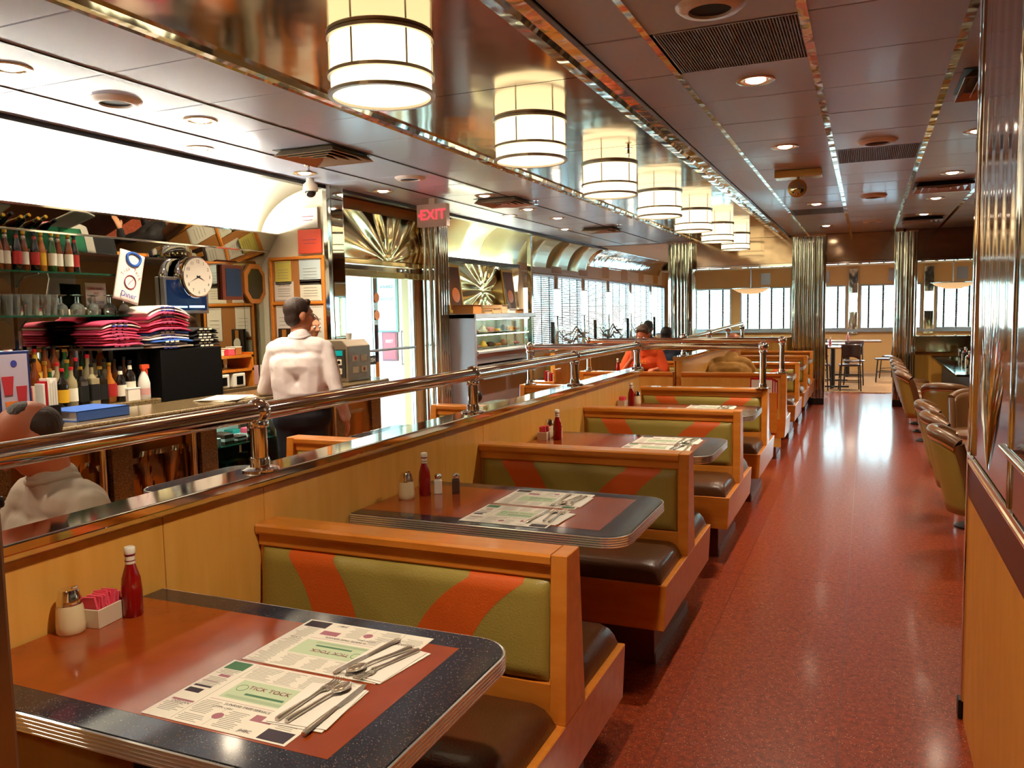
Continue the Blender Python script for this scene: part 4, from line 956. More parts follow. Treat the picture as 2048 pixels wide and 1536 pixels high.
# hanging souvenir shirt
M = Matrix.Translation((-4.57, 4.08, 1.765)) @ Matrix.Rotation(math.radians(-14), 4, 'X')
t = thing('display_shirt', 'folded white souvenir T-shirt with blue collar hung tilted above the shirt piles', 'T-shirt', (-4.57, 4.08, 1.6))
Q = lambda y, z, x=0: tuple(M @ Vector((x, y, z)))
body = MB().grid(lambda u, v: Q(-.10+.20*u, -.17+.34*v, .012*sin(u*PI)), 10, 14); obj('body', body, wc, t, smooth=True, solid=.012)
m = MB().tube([Q(.055*cos(a), .135+.055*sin(a)*1.0, .022) for a in [PI+.2+k*(PI-.4)/12 for k in range(13)]]+[Q(.055*cos(a), .135+.03*sin(a), .022) for a in [k*PI/10 for k in range(11)]], .009, 6, closed=True); obj('collar', m, bc, t, smooth=True)
fm = lambda y, z: frame(Q(y, z, .022), M.to_3x3() @ Vector((0, 1, 0)), M.to_3x3() @ Vector((0, 0, 1)))
m = MB()
for i, ch in enumerate('Tick Tock'):
    a = PI-.35-i*(PI-.7)/8; y, z = .075*cos(a), -.02+.075*sin(a)
    d = M.to_3x3(); m.text(ch, .034, frame(Q(y, z, .020), d @ Vector((0, sin(a), -cos(a))), d @ Vector((0, cos(a), sin(a)))))
obj('lettering', m, ink_r, t); obj('lettering', MB().text('Diner', .055, fm(0, -.125)), ink_p, t)
obj('clock_print', MB().tube([Q(.045*cos(a), -.035+.045*sin(a), .021) for a in [k*PI/12 for k in range(24)]], .004, 4, closed=True).tube([Q(0, -.035, .02), Q(.02, -.01, .02)], .002, 4).tube([Q(0, -.035, .02), Q(-.012, -.055, .02)], .002, 4), ink_r, t)
# clutter right of the box
t = thing('side_shelf', 'orange wood shelf unit with white dispensers beside the black box', 'shelf', (-4.62, 5.15, .9))
obj('board', MB().box(-4.86, -4.60, 4.84, 5.30, 1.16, 1.18).box(-4.86, -4.60, 4.84, 5.30, 1.05, 1.07).box(-4.86, -4.60, 5.28, 5.30, .92, 1.2).box(-4.86, -4.84, 4.84, 5.28, .92, 1.05), wood2, t)
obj('lower_cabinet', MB().box(-4.88, -4.55, 4.80, 5.78, 0, .92), mat('bar_cabinet'), t)
for k, y in enumerate((4.95, 5.13)):
    q = thing('card_dispenser', 'white square dispenser with dark window, %s one on the side shelf' % ('left' if k == 0 else 'right'), 'dispenser', (-4.63, y, .92), 0, 'square dispensers on the side shelf'); obj('body', MB().box(-4.72, -4.6, y-.07, y+.07, .925, 1.04), whitep, q, bevel=.012); obj('window', MB().box(-4.602, -4.596, y-.035, y+.035, .95, 1.015), blackp, q)
for k, (y, c_) in enumerate(((4.9, red), (5.0, label_w), (5.12, pink), (5.2, cork))):
    q = thing('gift_box', '%s small box on top of the side shelf' % ['red', 'cream', 'pink', 'brown'][k], 'box', (-4.7, y, 1.18), 0, 'small boxes on the side shelf'); obj('box', MB().box(-4.76, -4.66, y-.035, y+.035, 1.181, 1.21+.01*k), c_, q, bevel=.003); obj('lid', MB().box(-4.762, -4.658, y-.037, y+.037, 1.21+.01*k, 1.218+.01*k), label_w, q)
for k in range(3):
    y = 5.42+k*.13; q = thing('picture_card', 'small %s card standing by the notice board' % ['pink', 'pale', 'grey'][k], 'card', (-4.7, y, .92), 0, 'cards on the cabinet'); obj('card', MB().box(-4.71, -4.70, y-.05, y+.05, .921, 1.08), [mat('pink_card', '#d8a8a8'), label_w, pale][k], q); obj('stand', MB().box(-4.74, -4.71, y-.01, y+.01, .921, .99), blackp, q)

# ================================================================== FRONT COUNTER
KX = -3.55; KZ = .965
fc = thing('front_counter', 'long granite-topped front counter with fan-etched mirror panels below', 'counter', (-3.8, 3, 0))
P = [(KX, -1.0), (KX, 5.55)]+[(KX-.23+.23*cos(k*PI/8), 5.62+.23*sin(k*PI/8)) for k in range(0, 9)]+[(KX-.46, -1.0)]
obj('countertop', MB().prism(P, KZ-.045, KZ), granite, fc, bevel=.012)
obj('body', MB().box(KX-.43, KX-.10, -1.0, 3.79, .02, KZ-.045).box(KX-.43, KX-.10, 4.42, 5.6, .02, KZ-.045), mat('counter_body', '#4a3423', .5), fc)
brz = mat('bronze_mirror', '#8c6a4c', .12, 1, bump=(3, .2, (1, 1, .4), 1))
for a, b in ((1.40, 1.98), (2.02, 2.40), (2.47, 3.05), (3.17, 3.67), (4.52, 5.02), (5.10, 5.52)):
    def fp(u, v, a=a, b=b):
        y = a+(b-a)*u; z = .04+.86*v; an = math.atan2(z-.05, y-(a+b)/2); r = math.hypot(z-.05, y-(a+b)/2)
        return (KX-.085+.012*abs(sin(an*9))*min(1, r*3)*(1 if r < .7 else 0), y, z)
    obj('fan_panel', MB().grid(fp, 36, 30), brz if a < 4 else mat('amber_panel', '#b07a34', .25, .4), fc)
for y in (2.43, 3.11, 3.735, 4.47, 5.06, 5.56): obj('pilaster', MB().box(KX-.12, KX-.055, y-.065, y+.065, .02, KZ-.045), granite, fc, bevel=.004)
for y in (2.32, 2.98, 3.60, 4.98): obj('chrome_tube', MB().tube([(KX-.045, y, .02), (KX-.045, y, KZ-.045)], .016, 12), chrome, fc, smooth=True)
# lit display case set into the counter
dc = thing('display_case', 'lit glass display case built into the front counter, full of small goods', 'display case', (-3.7, 4.1, 0))
obj('back', MB().box(KX-.46, KX-.44, 3.80, 4.41, .30, .90).box(KX-.44, KX-.08, 3.80, 4.41, .28, .30).box(KX-.44, KX-.08, 3.80, 4.41, .88, .90), mat('case_lining', '#b8ccc0', .5), dc)
obj('glass_front', MB().box(KX-.085, KX-.08, 3.81, 4.40, .30, .90), glass, dc); obj('frame', MB().box(KX-.09, KX-.07, 3.80, 3.815, .28, .91).box(KX-.09, KX-.07, 4.395, 4.41, .28, .91).box(KX-.09, KX-.07, 4.10, 4.11, .28, .91), chrome, dc)
obj('plinth', MB().box(KX-.44, KX-.08, 3.80, 4.41, .02, .28), darkmetal, dc)
obj('light_tube', MB().tube([(KX-.14, 3.84, .865), (KX-.14, 4.37, .865)], .010, 8), case_l, dc)
for z in (.47, .67): obj('glass_shelf', MB().box(KX-.43, KX-.11, 3.81, 4.40, z, z+.006), glassg, dc)
rnd = random.Random(5)
gcols = [lw, red, mat('teal_pack', '#2a8a80'), mat('navy_pack', '#202a58'), ly, mat('brown_pack', '#4a2c1c'), white, pink, greeng]
gi = 0
for z in (.301, .477, .677):
    for x in (KX-.32, KX-.18):
        for k in range(5):
            y = 3.88+k*.115; h = rnd.uniform(.04, .09); c_ = rnd.choice(gcols)
            cn = {'paper_label': 'cream', 'red_plastic': 'red', 'teal_pack': 'teal', 'navy_pack': 'navy', 'yellow_label': 'yellow', 'brown_pack': 'brown', 'white_paint': 'white', 'pink_packet_paper': 'pink', 'green_glass': 'dark green'}[c_.name]
            q = obj('candy_pack', MB().box(x-.04, x+.04, y-.042, y+.042, z, z+h), c_, None, bevel=.003, seg=1)
            tag(q, '%s candy pack, %s from left, %s row, %s level of display case' % (cn, ORD[k], 'front' if x > KX-.25 else 'back', {.301: 'bottom', .477: 'middle', .677: 'top'}[z]), 'candy pack', 'candy packs in the display case')
            obj('wrapper_band', MB().box(x-.0405, x+.0405, y-.0425, y+.0425, z+h*.35, z+h*.6), white if cn != 'white' else red, q)
# things on the counter
t = thing('menu_stand', 'dessert menu stand with pictures of orange and red drinks on the front counter', 'menu', (-3.75, 2.66, KZ))
bl = mat('navy_frame', '#1c2c62', .4)
obj('frame', MB().box(-3.76, -3.745, 2.555, 2.725, KZ, 1.34), bl, t, bevel=.003, seg=1); c_ = obj('card', MB().box(-3.745, -3.742, 2.57, 2.71, KZ+.02, 1.325), mat('lilac_card', '#b8b0c8', .5), t); obj('foot', MB().box(-3.80, -3.70, 2.56, 2.72, KZ+.0005, KZ+.008), bl, t)
obj('drink_picture', MB().prism([(2.60, 1.0), (2.65, 1.0), (2.665, 1.10), (2.585, 1.10)], -3.742, -3.7405, 'x'), mat('orange_drink', '#e07a30', .5), c_)
obj('drink_picture', MB().prism([(2.655, 1.05), (2.69, 1.05), (2.70, 1.17), (2.645, 1.17)], -3.742, -3.740, 'x').prism([(2.585, 1.13), (2.625, 1.13), (2.635, 1.22), (2.575, 1.22)], -3.742, -3.740, 'x'), mat('berry_drink', '#b8303c', .5), c_)
obj('emblem', MB().lathe([(.016, 0), (.016, .0012)], (-3.742, 2.64, 1.28), 16, 'x'), ink_p, c_)
t = thing('straw_holder', 'white and red straw and napkin holder beside the menu stand', 'holder', (-3.75, 2.83, KZ)); obj('box', MB().box(-3.80, -3.72, 2.77, 2.86, KZ, 1.06), blackp, t, bevel=.003); 
for k in range(6): obj('napkin_stack', MB().box(-3.79, -3.73, 2.775+k*.0135, 2.785+k*.0135, 1.06, 1.17+.012*(k % 3)), white if k != 1 else red, t)
t = thing('binder', 'blue ring binder lying on the front counter', 'binder', (-3.78, 3.05, KZ)); obj('cover', MB().box(-3.93, -3.66, 2.90, 3.22, KZ, KZ+.004).box(-3.93, -3.66, 2.90, 3.22, KZ+.05, KZ+.054).box(-3.665, -3.66, 2.90, 3.22, KZ, KZ+.054), mat('blue_binder', '#4068b8', .4), t); obj('pages', MB().box(-3.92, -3.68, 2.91, 3.20, KZ+.006, KZ+.048), paper, t)
t = thing('serving_tray', 'round black serving tray on the front counter before the binder', 'tray', (-3.70, 2.93, KZ)); obj('dish', MB().lathe([(.10, .001), (.12, .004), (.125, .014), (.121, .014), (.115, .006)], (-3.70, 2.70, KZ), 28), blackp, t, smooth=True); obj('rim', MB().tube([(-3.70+.124*cos(a), 2.70+.124*sin(a), KZ+.014) for a in [k*PI/14 for k in range(28)]], .003, 6, closed=True), blackp, t)
t = thing('paper_stack', 'loose white menus on the counter beside the man in the white shirt', 'paper', (-3.72, 4.0, KZ))
for k in range(3): obj('sheet', MB().box(-.12, .12, -.16, .16, KZ+.001+.004*k, KZ+.004+.004*k).xf(Matrix.Translation((-3.72, 4.02, 0)) @ Matrix.Rotation(.2*k, 4, 'Z')), paper, t)
t = thing('tall_spray_bottle', 'pale bottle with red band and blue cap at the left frame edge on the counter', 'bottle', (-3.72, 2.58, KZ))  # large spray bottle raised on a black stand
obj('stand', MB().box(-3.84, -3.78, 2.48, 2.58, KZ, 1.22), blackp, t, bevel=.004); obj('body', MB().lathe([(.04, 0), (.045, .01), (.045, .12), (.035, .17), (.015, .22), (.015, .25)], (-3.81, 2.55, 1.22), 20), mat('milky_plastic'), t, smooth=True)
obj('band', MB().lathe([(.046, .03), (.046, .08)], (-3.81, 2.55, 1.22), 20, cap=False), red, t, smooth=True); obj('cap', MB().lathe([(.017, .25), (.017, .30), (.013, .31)], (-3.81, 2.55, 1.22), 14), mat('blue_cap', '#1c3c9a', .4), t, smooth=True)
# register with card stickers
rg = thing('cash_register', 'grey card terminal stand with payment stickers on the counter beside the woman', 'cash register', (-3.74, 5.45, KZ))
rm = mat('register_grey', '#8c7c68', .35, .4)
obj('body', MB().prism([(-3.95, KZ), (-3.68, KZ), (-3.68, 1.24), (-3.73, 1.29), (-3.95, 1.29)], 5.30, 5.62, 'y'), rm, rg, bevel=.006)
s_ = obj('sign_plate', MB().box(-3.86, -3.70, 5.29, 5.3, 1.0, 1.22), mat('dark_sign', '#3a3832', .3), rg)
obj('display', MB().box(-3.82, -3.72, 5.285, 5.29, 1.17, 1.21), mat('teal_display', '#0a4a44', .3, emit=(.0, .3, .25, 1), es=.6), rg)
for k, (x, z, c_, w_) in enumerate(((-3.815, 1.12, white, .05), (-3.75, 1.12, blackp, .05), (-3.815, 1.05, mat('red_circle', '#c8202c'), .05), (-3.75, 1.05, mat('gold_circle', '#d8902c'), .05))):
    obj('sticker', MB().box(x-.025, x+.025, 5.282, 5.289, z-.022, z+.022), lw, rg); obj('sticker_mark', MB().lathe([(.014, 0), (.014, .002)], (x, 5.28, z), 14, 'y'), c_, rg)
obj('side_stickers', MB().box(-3.679, -3.677, 5.36, 5.44, 1.12, 1.17).box(-3.679, -3.677, 5.48, 5.56, 1.12, 1.17).box(-3.679, -3.677, 5.36, 5.44, 1.03, 1.08).box(-3.679, -3.677, 5.48, 5.56, 1.03, 1.08), lw, rg)
obj('side_marks', MB().lathe([(.014, 0), (.014, .002)], (-3.677, 5.40, 1.145), 12, 'x').lathe([(.014, 0), (.014, .002)], (-3.677, 5.52, 1.055), 12, 'x'), red, rg)
t = thing('toothpick_cup', 'small white cup on top of the card terminal', 'cup', (-3.8, 5.5, 1.29)); obj('cup', MB().lathe([(.02, 0), (.026, .05), (.023, .05), (.018, .005)], (-3.80, 5.5, 1.291), 16, cap=False), white, t, smooth=True); obj('base', MB().lathe([(.019, 0), (.02, .006)], (-3.80, 5.5, 1.291), 16), white, t)

# ================================================================== PASTRY CASE AND TOP CLUTTER
pc_ = thing('pastry_case', 'grey steel refrigerated pastry case with lit glass shelves of cakes', 'display case', (-4.3, 9.05, 0))
gy = mat('case_grey', '#a09aa0', .3, .5)
obj('cabinet', MB().box(-4.55, -4.07, 8.35, 10.12, .05, .88), gy, pc_, bevel=.006); obj('side', MB().box(-4.55, -4.04, 8.30, 8.35, .05, 1.475), gy, pc_, bevel=.006)
obj('side_far', MB().box(-4.55, -4.06, 10.08, 10.12, .88, 1.475), glass, pc_)
obj('top', MB().box(-4.55, -4.03, 8.30, 10.14, 1.42, 1.475), gy, pc_, bevel=.006); obj('back', MB().box(-4.55, -4.53, 8.35, 10.10, .88, 1.42), mat('case_back', '#c8c8a8', .3), pc_)
obj('lower_band', MB().prism([(-4.06, .96), (-4.02, 1.02), (-4.02, 1.04), (-4.06, 1.06), (-4.4, 1.06), (-4.4, .90), (-4.06, .90)], 8.35, 10.14, 'y'), gy, pc_)
obj('glass_front', MB().box(-4.055, -4.05, 8.36, 9.22, 1.06, 1.42).box(-4.065, -4.06, 9.22, 10.10, 1.06, 1.42), glass, pc_)
obj('glass_shelf', MB().box(-4.50, -4.10, 8.36, 10.09, 1.235, 1.243), glass, pc_); obj('light_tube', MB().tube([(-4.10, 8.4, 1.41), (-4.10, 10.05, 1.41)], .008, 8).tube([(-4.11, 8.4, 1.225), (-4.11, 10.05, 1.225)], .006, 8), mat('warm_case_tube', '#ffffff', .5, emit=(1, .9, .6, 1), es=16), pc_)  # tube under the shelf is added to brighten the bottom level
for a, b in ((8.42, 9.2), (9.26, 10.08)): obj('drawer_front', MB().prism([(-4.07, .74), (-4.0, .72), (-4.03, .86), (-4.07, .87)], a, b, 'y'), steel, pc_)
cakes = [('cream pie', '#e8dcc0'), ('brown muffin', '#8a5424'), ('glazed pastry', '#c8842c'), ('chocolate cake', '#3c2012'), ('yellow tart', '#dcb040'), ('pink frosted cake', '#d88c8c')]
ci = 0
for lev, z in (('bottom', 1.062), ('top', 1.2435)):
    for k in range(8):
        nm, cl = cakes[(k*5+ci) % 6]; y = 8.52+k*.20; 
        q = thing('pastry', '%s on a plate, %s from left, %s level of the case' % (nm, ORD[k], lev), 'pastry', (-4.24, y, z), 0, 'pastries in the case')
        obj('plate', MB().lathe([(.03, 0), (.075, .008), (.075, .011)], (-4.24, y, z), 18), white, q, smooth=True)
        m = MB()
        if k % 3 == 0: m.lathe([(.055, .011), (.058, .05), (.05, .062), (.0005, .07)], (-4.24, y, z), 18)
        elif k % 3 == 1:
            for a in range(5): m.ball((-4.24+.034*cos(a*1.257), y+.034*sin(a*1.257), z+.028), (.024, .024, .018), 10, 6)
        else: m.lathe([(.05, .011), (.06, .03), (.045, .045), (.03, .075), (.0005, .09)], (-4.24, y, z), 14)
        obj('cake', m, mat('cake_'+nm.replace(' ', '_'), cl, .6), q, smooth=True)
    ci += 2
for k, (y, w, h, c_, l) in enumerate(((8.50, .22, .10, cork, 'open brown carton'), (8.80, .20, .04, mat('kraft', '#c8a070'), 'flat kraft box'), (9.05, .2, .06, mat('kraft'), 'kraft pastry box'), (9.28, .16, .10, mat('kraft_light', '#d8b48c'), 'pale kraft box, standing tall'), (9.52, .2, .05, white, 'white cake box'), (9.78, .22, .045, cork, 'brown flat carton'))):
    q = thing('pastry_box', l+' on top of the pastry case', 'box', (-4.25, y, 1.475), 0, 'boxes on the pastry case'); obj('box', MB().box(-4.36, -4.10, y-w/2, y+w/2, 1.476, 1.475+h), c_, q, bevel=.002, seg=1); obj('lid_flap', MB().box(-4.37, -4.09, y-w/2-.003, y+w/2+.003, 1.475+h, 1.48+h), c_, q)
for y, l in ((8.72, 'framed dark food picture leaning over the left of the pastry case'), (10.35, 'framed dark food picture leaning over the right end of the pastry case')):
    q = thing('framed_picture', l, 'picture', (-4.45, y, 1.48)); Rm = Matrix.Translation((-4.50, y, 1.78)) @ Matrix.Rotation(-.12, 4, 'Y')
    obj('frame', MB().box(-.02, .0, -.19, .19, -.29, .29).xf(Rm), mat('gilt_frame', '#b08c3c', .35, .6), q, bevel=.004); obj('picture', MB().box(0, .004, -.155, .155, -.255, .255).xf(Rm), mat('dark_food_photo', '#3a1c10', .2), q)
    obj('food_shape', MB().ball((0, 0, 0), (.006, .10, .09), 14, 8).xf(Rm @ Matrix.Translation((.006, 0, -.08))), mat('burger_tone', '#8a4a20', .4), q)
t = thing('round_knob_post', 'black ball on the side of the passage by the pastry case', 'knob', (-3.9, 8.0, 0)); obj('pole', MB().tube([(-4.0, 8.2, 0), (-4.0, 8.2, .5)], .012, 8), darkmetal, t); obj('ball', MB().ball((-4.0, 8.2, .55), .075, 18, 12), blackp, t, smooth=True)

# etched glass divider beyond the passage
eg = thing('etched_glass_divider', 'low clear glass divider etched with white swirls, before the left windows', 'glass divider', (-3.45, 11.5, 0))
obj('base_wall', MB().box(-3.48, -3.42, 9.2, 14.4, 0, 1.0), wood, eg, bevel=.003); obj('cap', MB().box(-3.49, -3.41, 9.19, 14.41, 1.0, 1.02), chrome, eg)
obj('glass_pane', MB().box(-3.453, -3.447, 9.25, 14.35, 1.02, 1.30), glass, eg)
for y in (9.22, 10.9, 12.6, 14.36): obj('post', MB().box(-3.47, -3.43, y-.02, y+.02, 1.02, 1.36), darkmetal, eg, bevel=.003)
fr_m = mat('frosted_white', '#e8f4fa', .5)
m = MB()
def ribbon(m, pts, w):
    L = len(pts); V = []
    for i, (y, z) in enumerate(pts):
        a = pts[max(0, i-1)]; b = pts[min(L-1, i+1)]; dy, dz = b[0]-a[0], b[1]-a[1]; n_ = math.hypot(dy, dz) or 1; ww = w*sin(PI*(i+.3)/(L))+.002
        V += [(-3.4465, y-dz/n_*ww, z+dy/n_*ww), (-3.4465, y+dz/n_*ww, z-dy/n_*ww)]
    m.add(V, [(2*i, 2*i+1, 2*i+3, 2*i+2) for i in range(L-1)])
for s0 in (9.3, 10.98, 12.68):
    for q, (h, k_, ph) in enumerate(((1.12, .05, 0), (1.17, .06, .6), (1.22, .04, 1.4), (1.08, .04, 2.2))): ribbon(m, [(s0+1.5*i/30, h+k_*sin(i*.42+ph)+.02*sin(i*.9)) for i in range(31)], .014)
    for cy_ in (s0+.3, s0+.95): ribbon(m, [(cy_+(.02+.004*i)*cos(i*.35), 1.14+(.02+.004*i)*sin(i*.35)) for i in range(34)], .008)
obj('etched_swirls', m, fr_m, eg)

# ================================================================== TABLE TOP THINGS
def proto_ketchup():
    t = thing('ketchup_bottle', 'x', 'bottle', (0, 0, 0), 0, 'ketchup bottles')
    obj('glass', MB().lathe([(.021, 0), (.0235, .004), (.0235, .05), (.0245, .06), (.0215, .095), (.0115, .128), (.0105, .134), (.0105, .150)], n=22), ketch, t, smooth=True)
    obj('neck_label', MB().lathe([(.0118, .130), (.0113, .151)], n=20, cap=False), label_w, t, smooth=True)
    obj('neck_band', MB().lathe([(.0121, .1365), (.0119, .139)], n=20, cap=False).lathe([(.0118, .149), (.0116, .1512)], n=20, cap=False), ink_r, t)
    obj('cap', MB().lathe([(.0125, .153), (.0132, .156), (.0132, .168), (.011, .171)], n=20), whitep, t, smooth=True)
    obj('cap_band', MB().lathe([(.0128, .152), (.0128, .1555)], n=20), ink_r, t); return t
kb = proto_ketchup()
KB = [(-1.625, 1.405, 'tall red ketchup bottle on the nearest table'), (-1.60, 2.80, 'red ketchup bottle on the second table beside the sugar pourer'), (-1.585, 4.285, 'red ketchup bottle on the third table beside the pink packets'), (-1.63, 6.03, 'half empty ketchup bottle on the fourth table'),
      (-1.55, 9.2, 'small ketchup bottle before the man in the olive shirt'), (-1.9, 5.95, 'ketchup bottle with white label on the table left of the divider'), (-2.62, 9.12, 'ketchup bottle on the table of the man in orange')]
for i, (x, y, l) in enumerate(KB):
    o = kb if i == 0 else dup(kb, (0, 0, 0)); o.location = (x, y, TZ); o['label'] = l
glw = mat('sugar_fill', '#e2d2a8', .45, coat=.5)
sp_ = thing('sugar_pourer', 'x', 'sugar pourer', (0, 0, 0), 0, 'sugar pourers')
obj('jar', MB().lathe([(.028, 0), (.031, .004), (.0315, .02), (.029, .058), (.026, .07)], n=24), glw, sp_, smooth=True); obj('lid', MB().lathe([(.0272, .068), (.0272, .074), (.0205, .100), (.0195, .102)], n=24), chrome, sp_, smooth=True)
obj('spout_flap', MB().box(-.006, .006, .004, .022, .100, .105), chrome, sp_, bevel=.002)
for i, (x, y, l) in enumerate(((-1.675, 1.275, 'white sugar pourer with chrome lid on the nearest table'), (-1.64, 2.725, 'white sugar pourer with chrome lid on the second table'), (-1.665, 4.36, 'chrome-lidded sugar pourer behind the ketchup on the third table'), (-1.60, 6.08, 'sugar pourer on the fourth table'))):
    o = sp_ if i == 0 else dup(sp_, (0, 0, 0)); o.location = (x, y, TZ); o['label'] = l
def shaker(fill, l, x, y):
    t = thing('salt_shaker' if fill is white else 'pepper_shaker', l, 'shaker', (0, 0, 0)); P = rrect(-.0155, .0155, -.0155, .0155, .005, 2)
    obj('glass', MB().prism(P, 0, .055).lathe([(.0145, .055), (.012, .062)], n=12), fill, t, bevel=.002, seg=1); obj('cap', MB().lathe([(.013, .061), (.0145, .064), (.0145, .074), (.009, .080), (.0005, .082)], n=16), chrome, t, smooth=True)
    t.location = (x, y, TZ); t.rotation_euler = (0, 0, .5)
shaker(white, 'glass salt shaker beside the ketchup on the second table', -1.565, 2.845); shaker(mat('pepper_fill', '#4a3424', .5, coat=.5), 'glass pepper shaker standing apart on the second table', -1.50, 2.875)
shaker(mat('salt_grain', '#e6dccb', .5, coat=.4), 'salt shaker beyond the packet holder on the third table', -1.60, 4.36)
def caddy(x, y, rz, n, l, lp):
    t = thing('packet_holder', l, 'holder', (0, 0, 0), 0, 'white packet holders')
    P = rrect(-.026, .026, -.045, .045, .01, 3)
    wh = mat('caddy_ceramic', '#d8c8ae', .4, coat=.3)
    m = MB()
    for a, b, c, d in ((-.028, -.024, -.045, .045), (.024, .028, -.045, .045), (-.028, .028, -.047, -.043), (-.028, .028, .043, .047)): m.box(a, b, c, d, 0, .045)
    obj('tray', m, wh, t, bevel=.0015, seg=1); obj('bottom', MB().box(-.026, .026, -.045, .045, .001, .005), wh, t)
    t.location = (x, y, TZ); t.rotation_euler = (0, 0, rz)
    r_ = random.Random(n)
    for k in range(n):
        a = -.036+.072*k/(n-1); R = Matrix.Translation((x, y, TZ)) @ Matrix.Rotation(rz, 4, 'Z') @ Matrix.Translation((r_.uniform(-.004, .004), a, .034+r_.uniform(-.003, .006))) @ Matrix.Rotation(r_.uniform(-.25, .35), 4, 'X') @ Matrix.Rotation(r_.uniform(-.12, .12), 4, 'Y')
        o = obj('sweetener_packet', MB().box(-.018, .018, -.003, .003, -.026, .036).xf(R), pink, None); tag(o, 'pink sweetener packet, %s in the holder on the %s table' % (ORD[k], lp), 'packet', 'pink packets in the holders')
        obj('print_dots', MB().box(-.006, .006, -.0028, .0028, .010, .017).xf(R), ink, o)
caddy(-1.66, 1.352, .15, 12, 'white holder stuffed with pink packets on the nearest table', 'nearest'); caddy(-1.665, 4.285, .1, 6, 'white holder with pink packets on the third table', 'third'); caddy(-1.68, 5.97, 0, 5, 'white holder with pink packets on the fourth table', 'fourth')

def placemat(x0, x1, y0, y1, flip, label, detail=2, z=TZ+.0008):
    """advertising placemat; lettering reads from the bench on its side"""
    cx, cy = (x0+x1)/2, (y0+y1)/2; w, h = x1-x0, y1-y0
    t = thing('paper_placemat', label, 'placemat', (cx, cy, z), 0, 'printed paper placemats')
    s_ = -1 if flip else 1
    obj('sheet', MB().box(x0, x1, y0, y1, z, z+.0006), paper, t)
    X = lambda u: cx+s_*(u-.5)*w; Y = lambda v: cy+s_*(v-.5)*h
    zz = z+.0007
    def q(m, u0, v0, u1, v1, lift=0):
        a, b = sorted((X(u0), X(u1))); c, d = sorted((Y(v0), Y(v1))); m.add([(a, c, zz+lift), (b, c, zz+lift), (b, d, zz+lift), (a, d, zz+lift)], [(0, 1, 2, 3)])
    def tx(m, s, u, v, sz, al='CENTER'): m.text(s, sz, frame((X(u), Y(v), zz+.0003), (s_, 0, 0), (0, s_, 0)), al)
    m = MB(); q(m, .27, .42, .80, .72); obj('print_pale_green', m, ink_lg, t)
    m = MB(); tx(m, 'TICK TOCK', .52, .62, .0185); obj('lettering', m, ink_r, t)
    m = MB(); q(m, .40, .505, .68, .535, .0001)
    for k in range(5): q(m, .30, .47-k*.008, .31+.4, .472-k*.008, .0001)
    m.tube([(X(.33+.035*cos(a)), Y(.60+.05*sin(a)), zz) for a in [k*PI/5 for k in range(10)]], .0006, 4, closed=True); obj('print_green', m, ink_g, t)
    m = MB(); q(m, .02, .84, .17, .98); obj('print_block', m, ink_g, t)
    m = MB(); q(m, .80, .02, .98, .16); q(m, .02, .40, .13, .47); q(m, .02, .50, .15, .53); q(m, .82, .985, .98, .99); obj('print_dark', m, ink, t)
    m = MB(); q(m, .64, .20, .78, .29); q(m, .03, .26, .19, .285); q(m, .07, .70, .15, .74); q(m, .02, .60, .14, .61); q(m, .24, .375, .80, .38)
    m.lathe([(.011, 0), (.011, .0003)], (X(.44), Y(.17), zz), 14); obj('print_maroon', m, mat('print_mauve', '#a86a78', .6), t)
    if detail:
        m = MB(); tx(m, 'SUNRISE TREE SERVICE', .54, .335, .0105); tx(m, 'DEEGAN', .12, .235, .011); tx(m, 'BURGER', .90, .42, .008); tx(m, 'JHBC', .70, .06, .012); tx(m, 'LAWN CARE', .40, .28, .008); obj('lettering', m, ink, t)
    m = MB(); r_ = random.Random(int(cx*100))
    for u0, u1, v0, v1 in ((.02, .19, .10, .22), (.02, .19, .54, .69), (.02, .19, .75, .83), (.22, .42, .76, .97), (.44, .60, .76, .97), (.62, .80, .76, .97), (.82, .98, .44, .97), (.22, .40, .03, .13), (.22, .40, .16, .34), (.47, .62, .04, .26), (.82, .98, .18, .40)):
        v = v0
        while v < v1: q(m, u0+r_.uniform(0, .02), v, u1-r_.uniform(0, .06), v+.007); v += .022
    q(m, .205, .02, .208, .98); q(m, .43, .02, .432, .34); q(m, .21, .74, .80, .743)
    o = obj('small_print', m, ink_b, t); return t
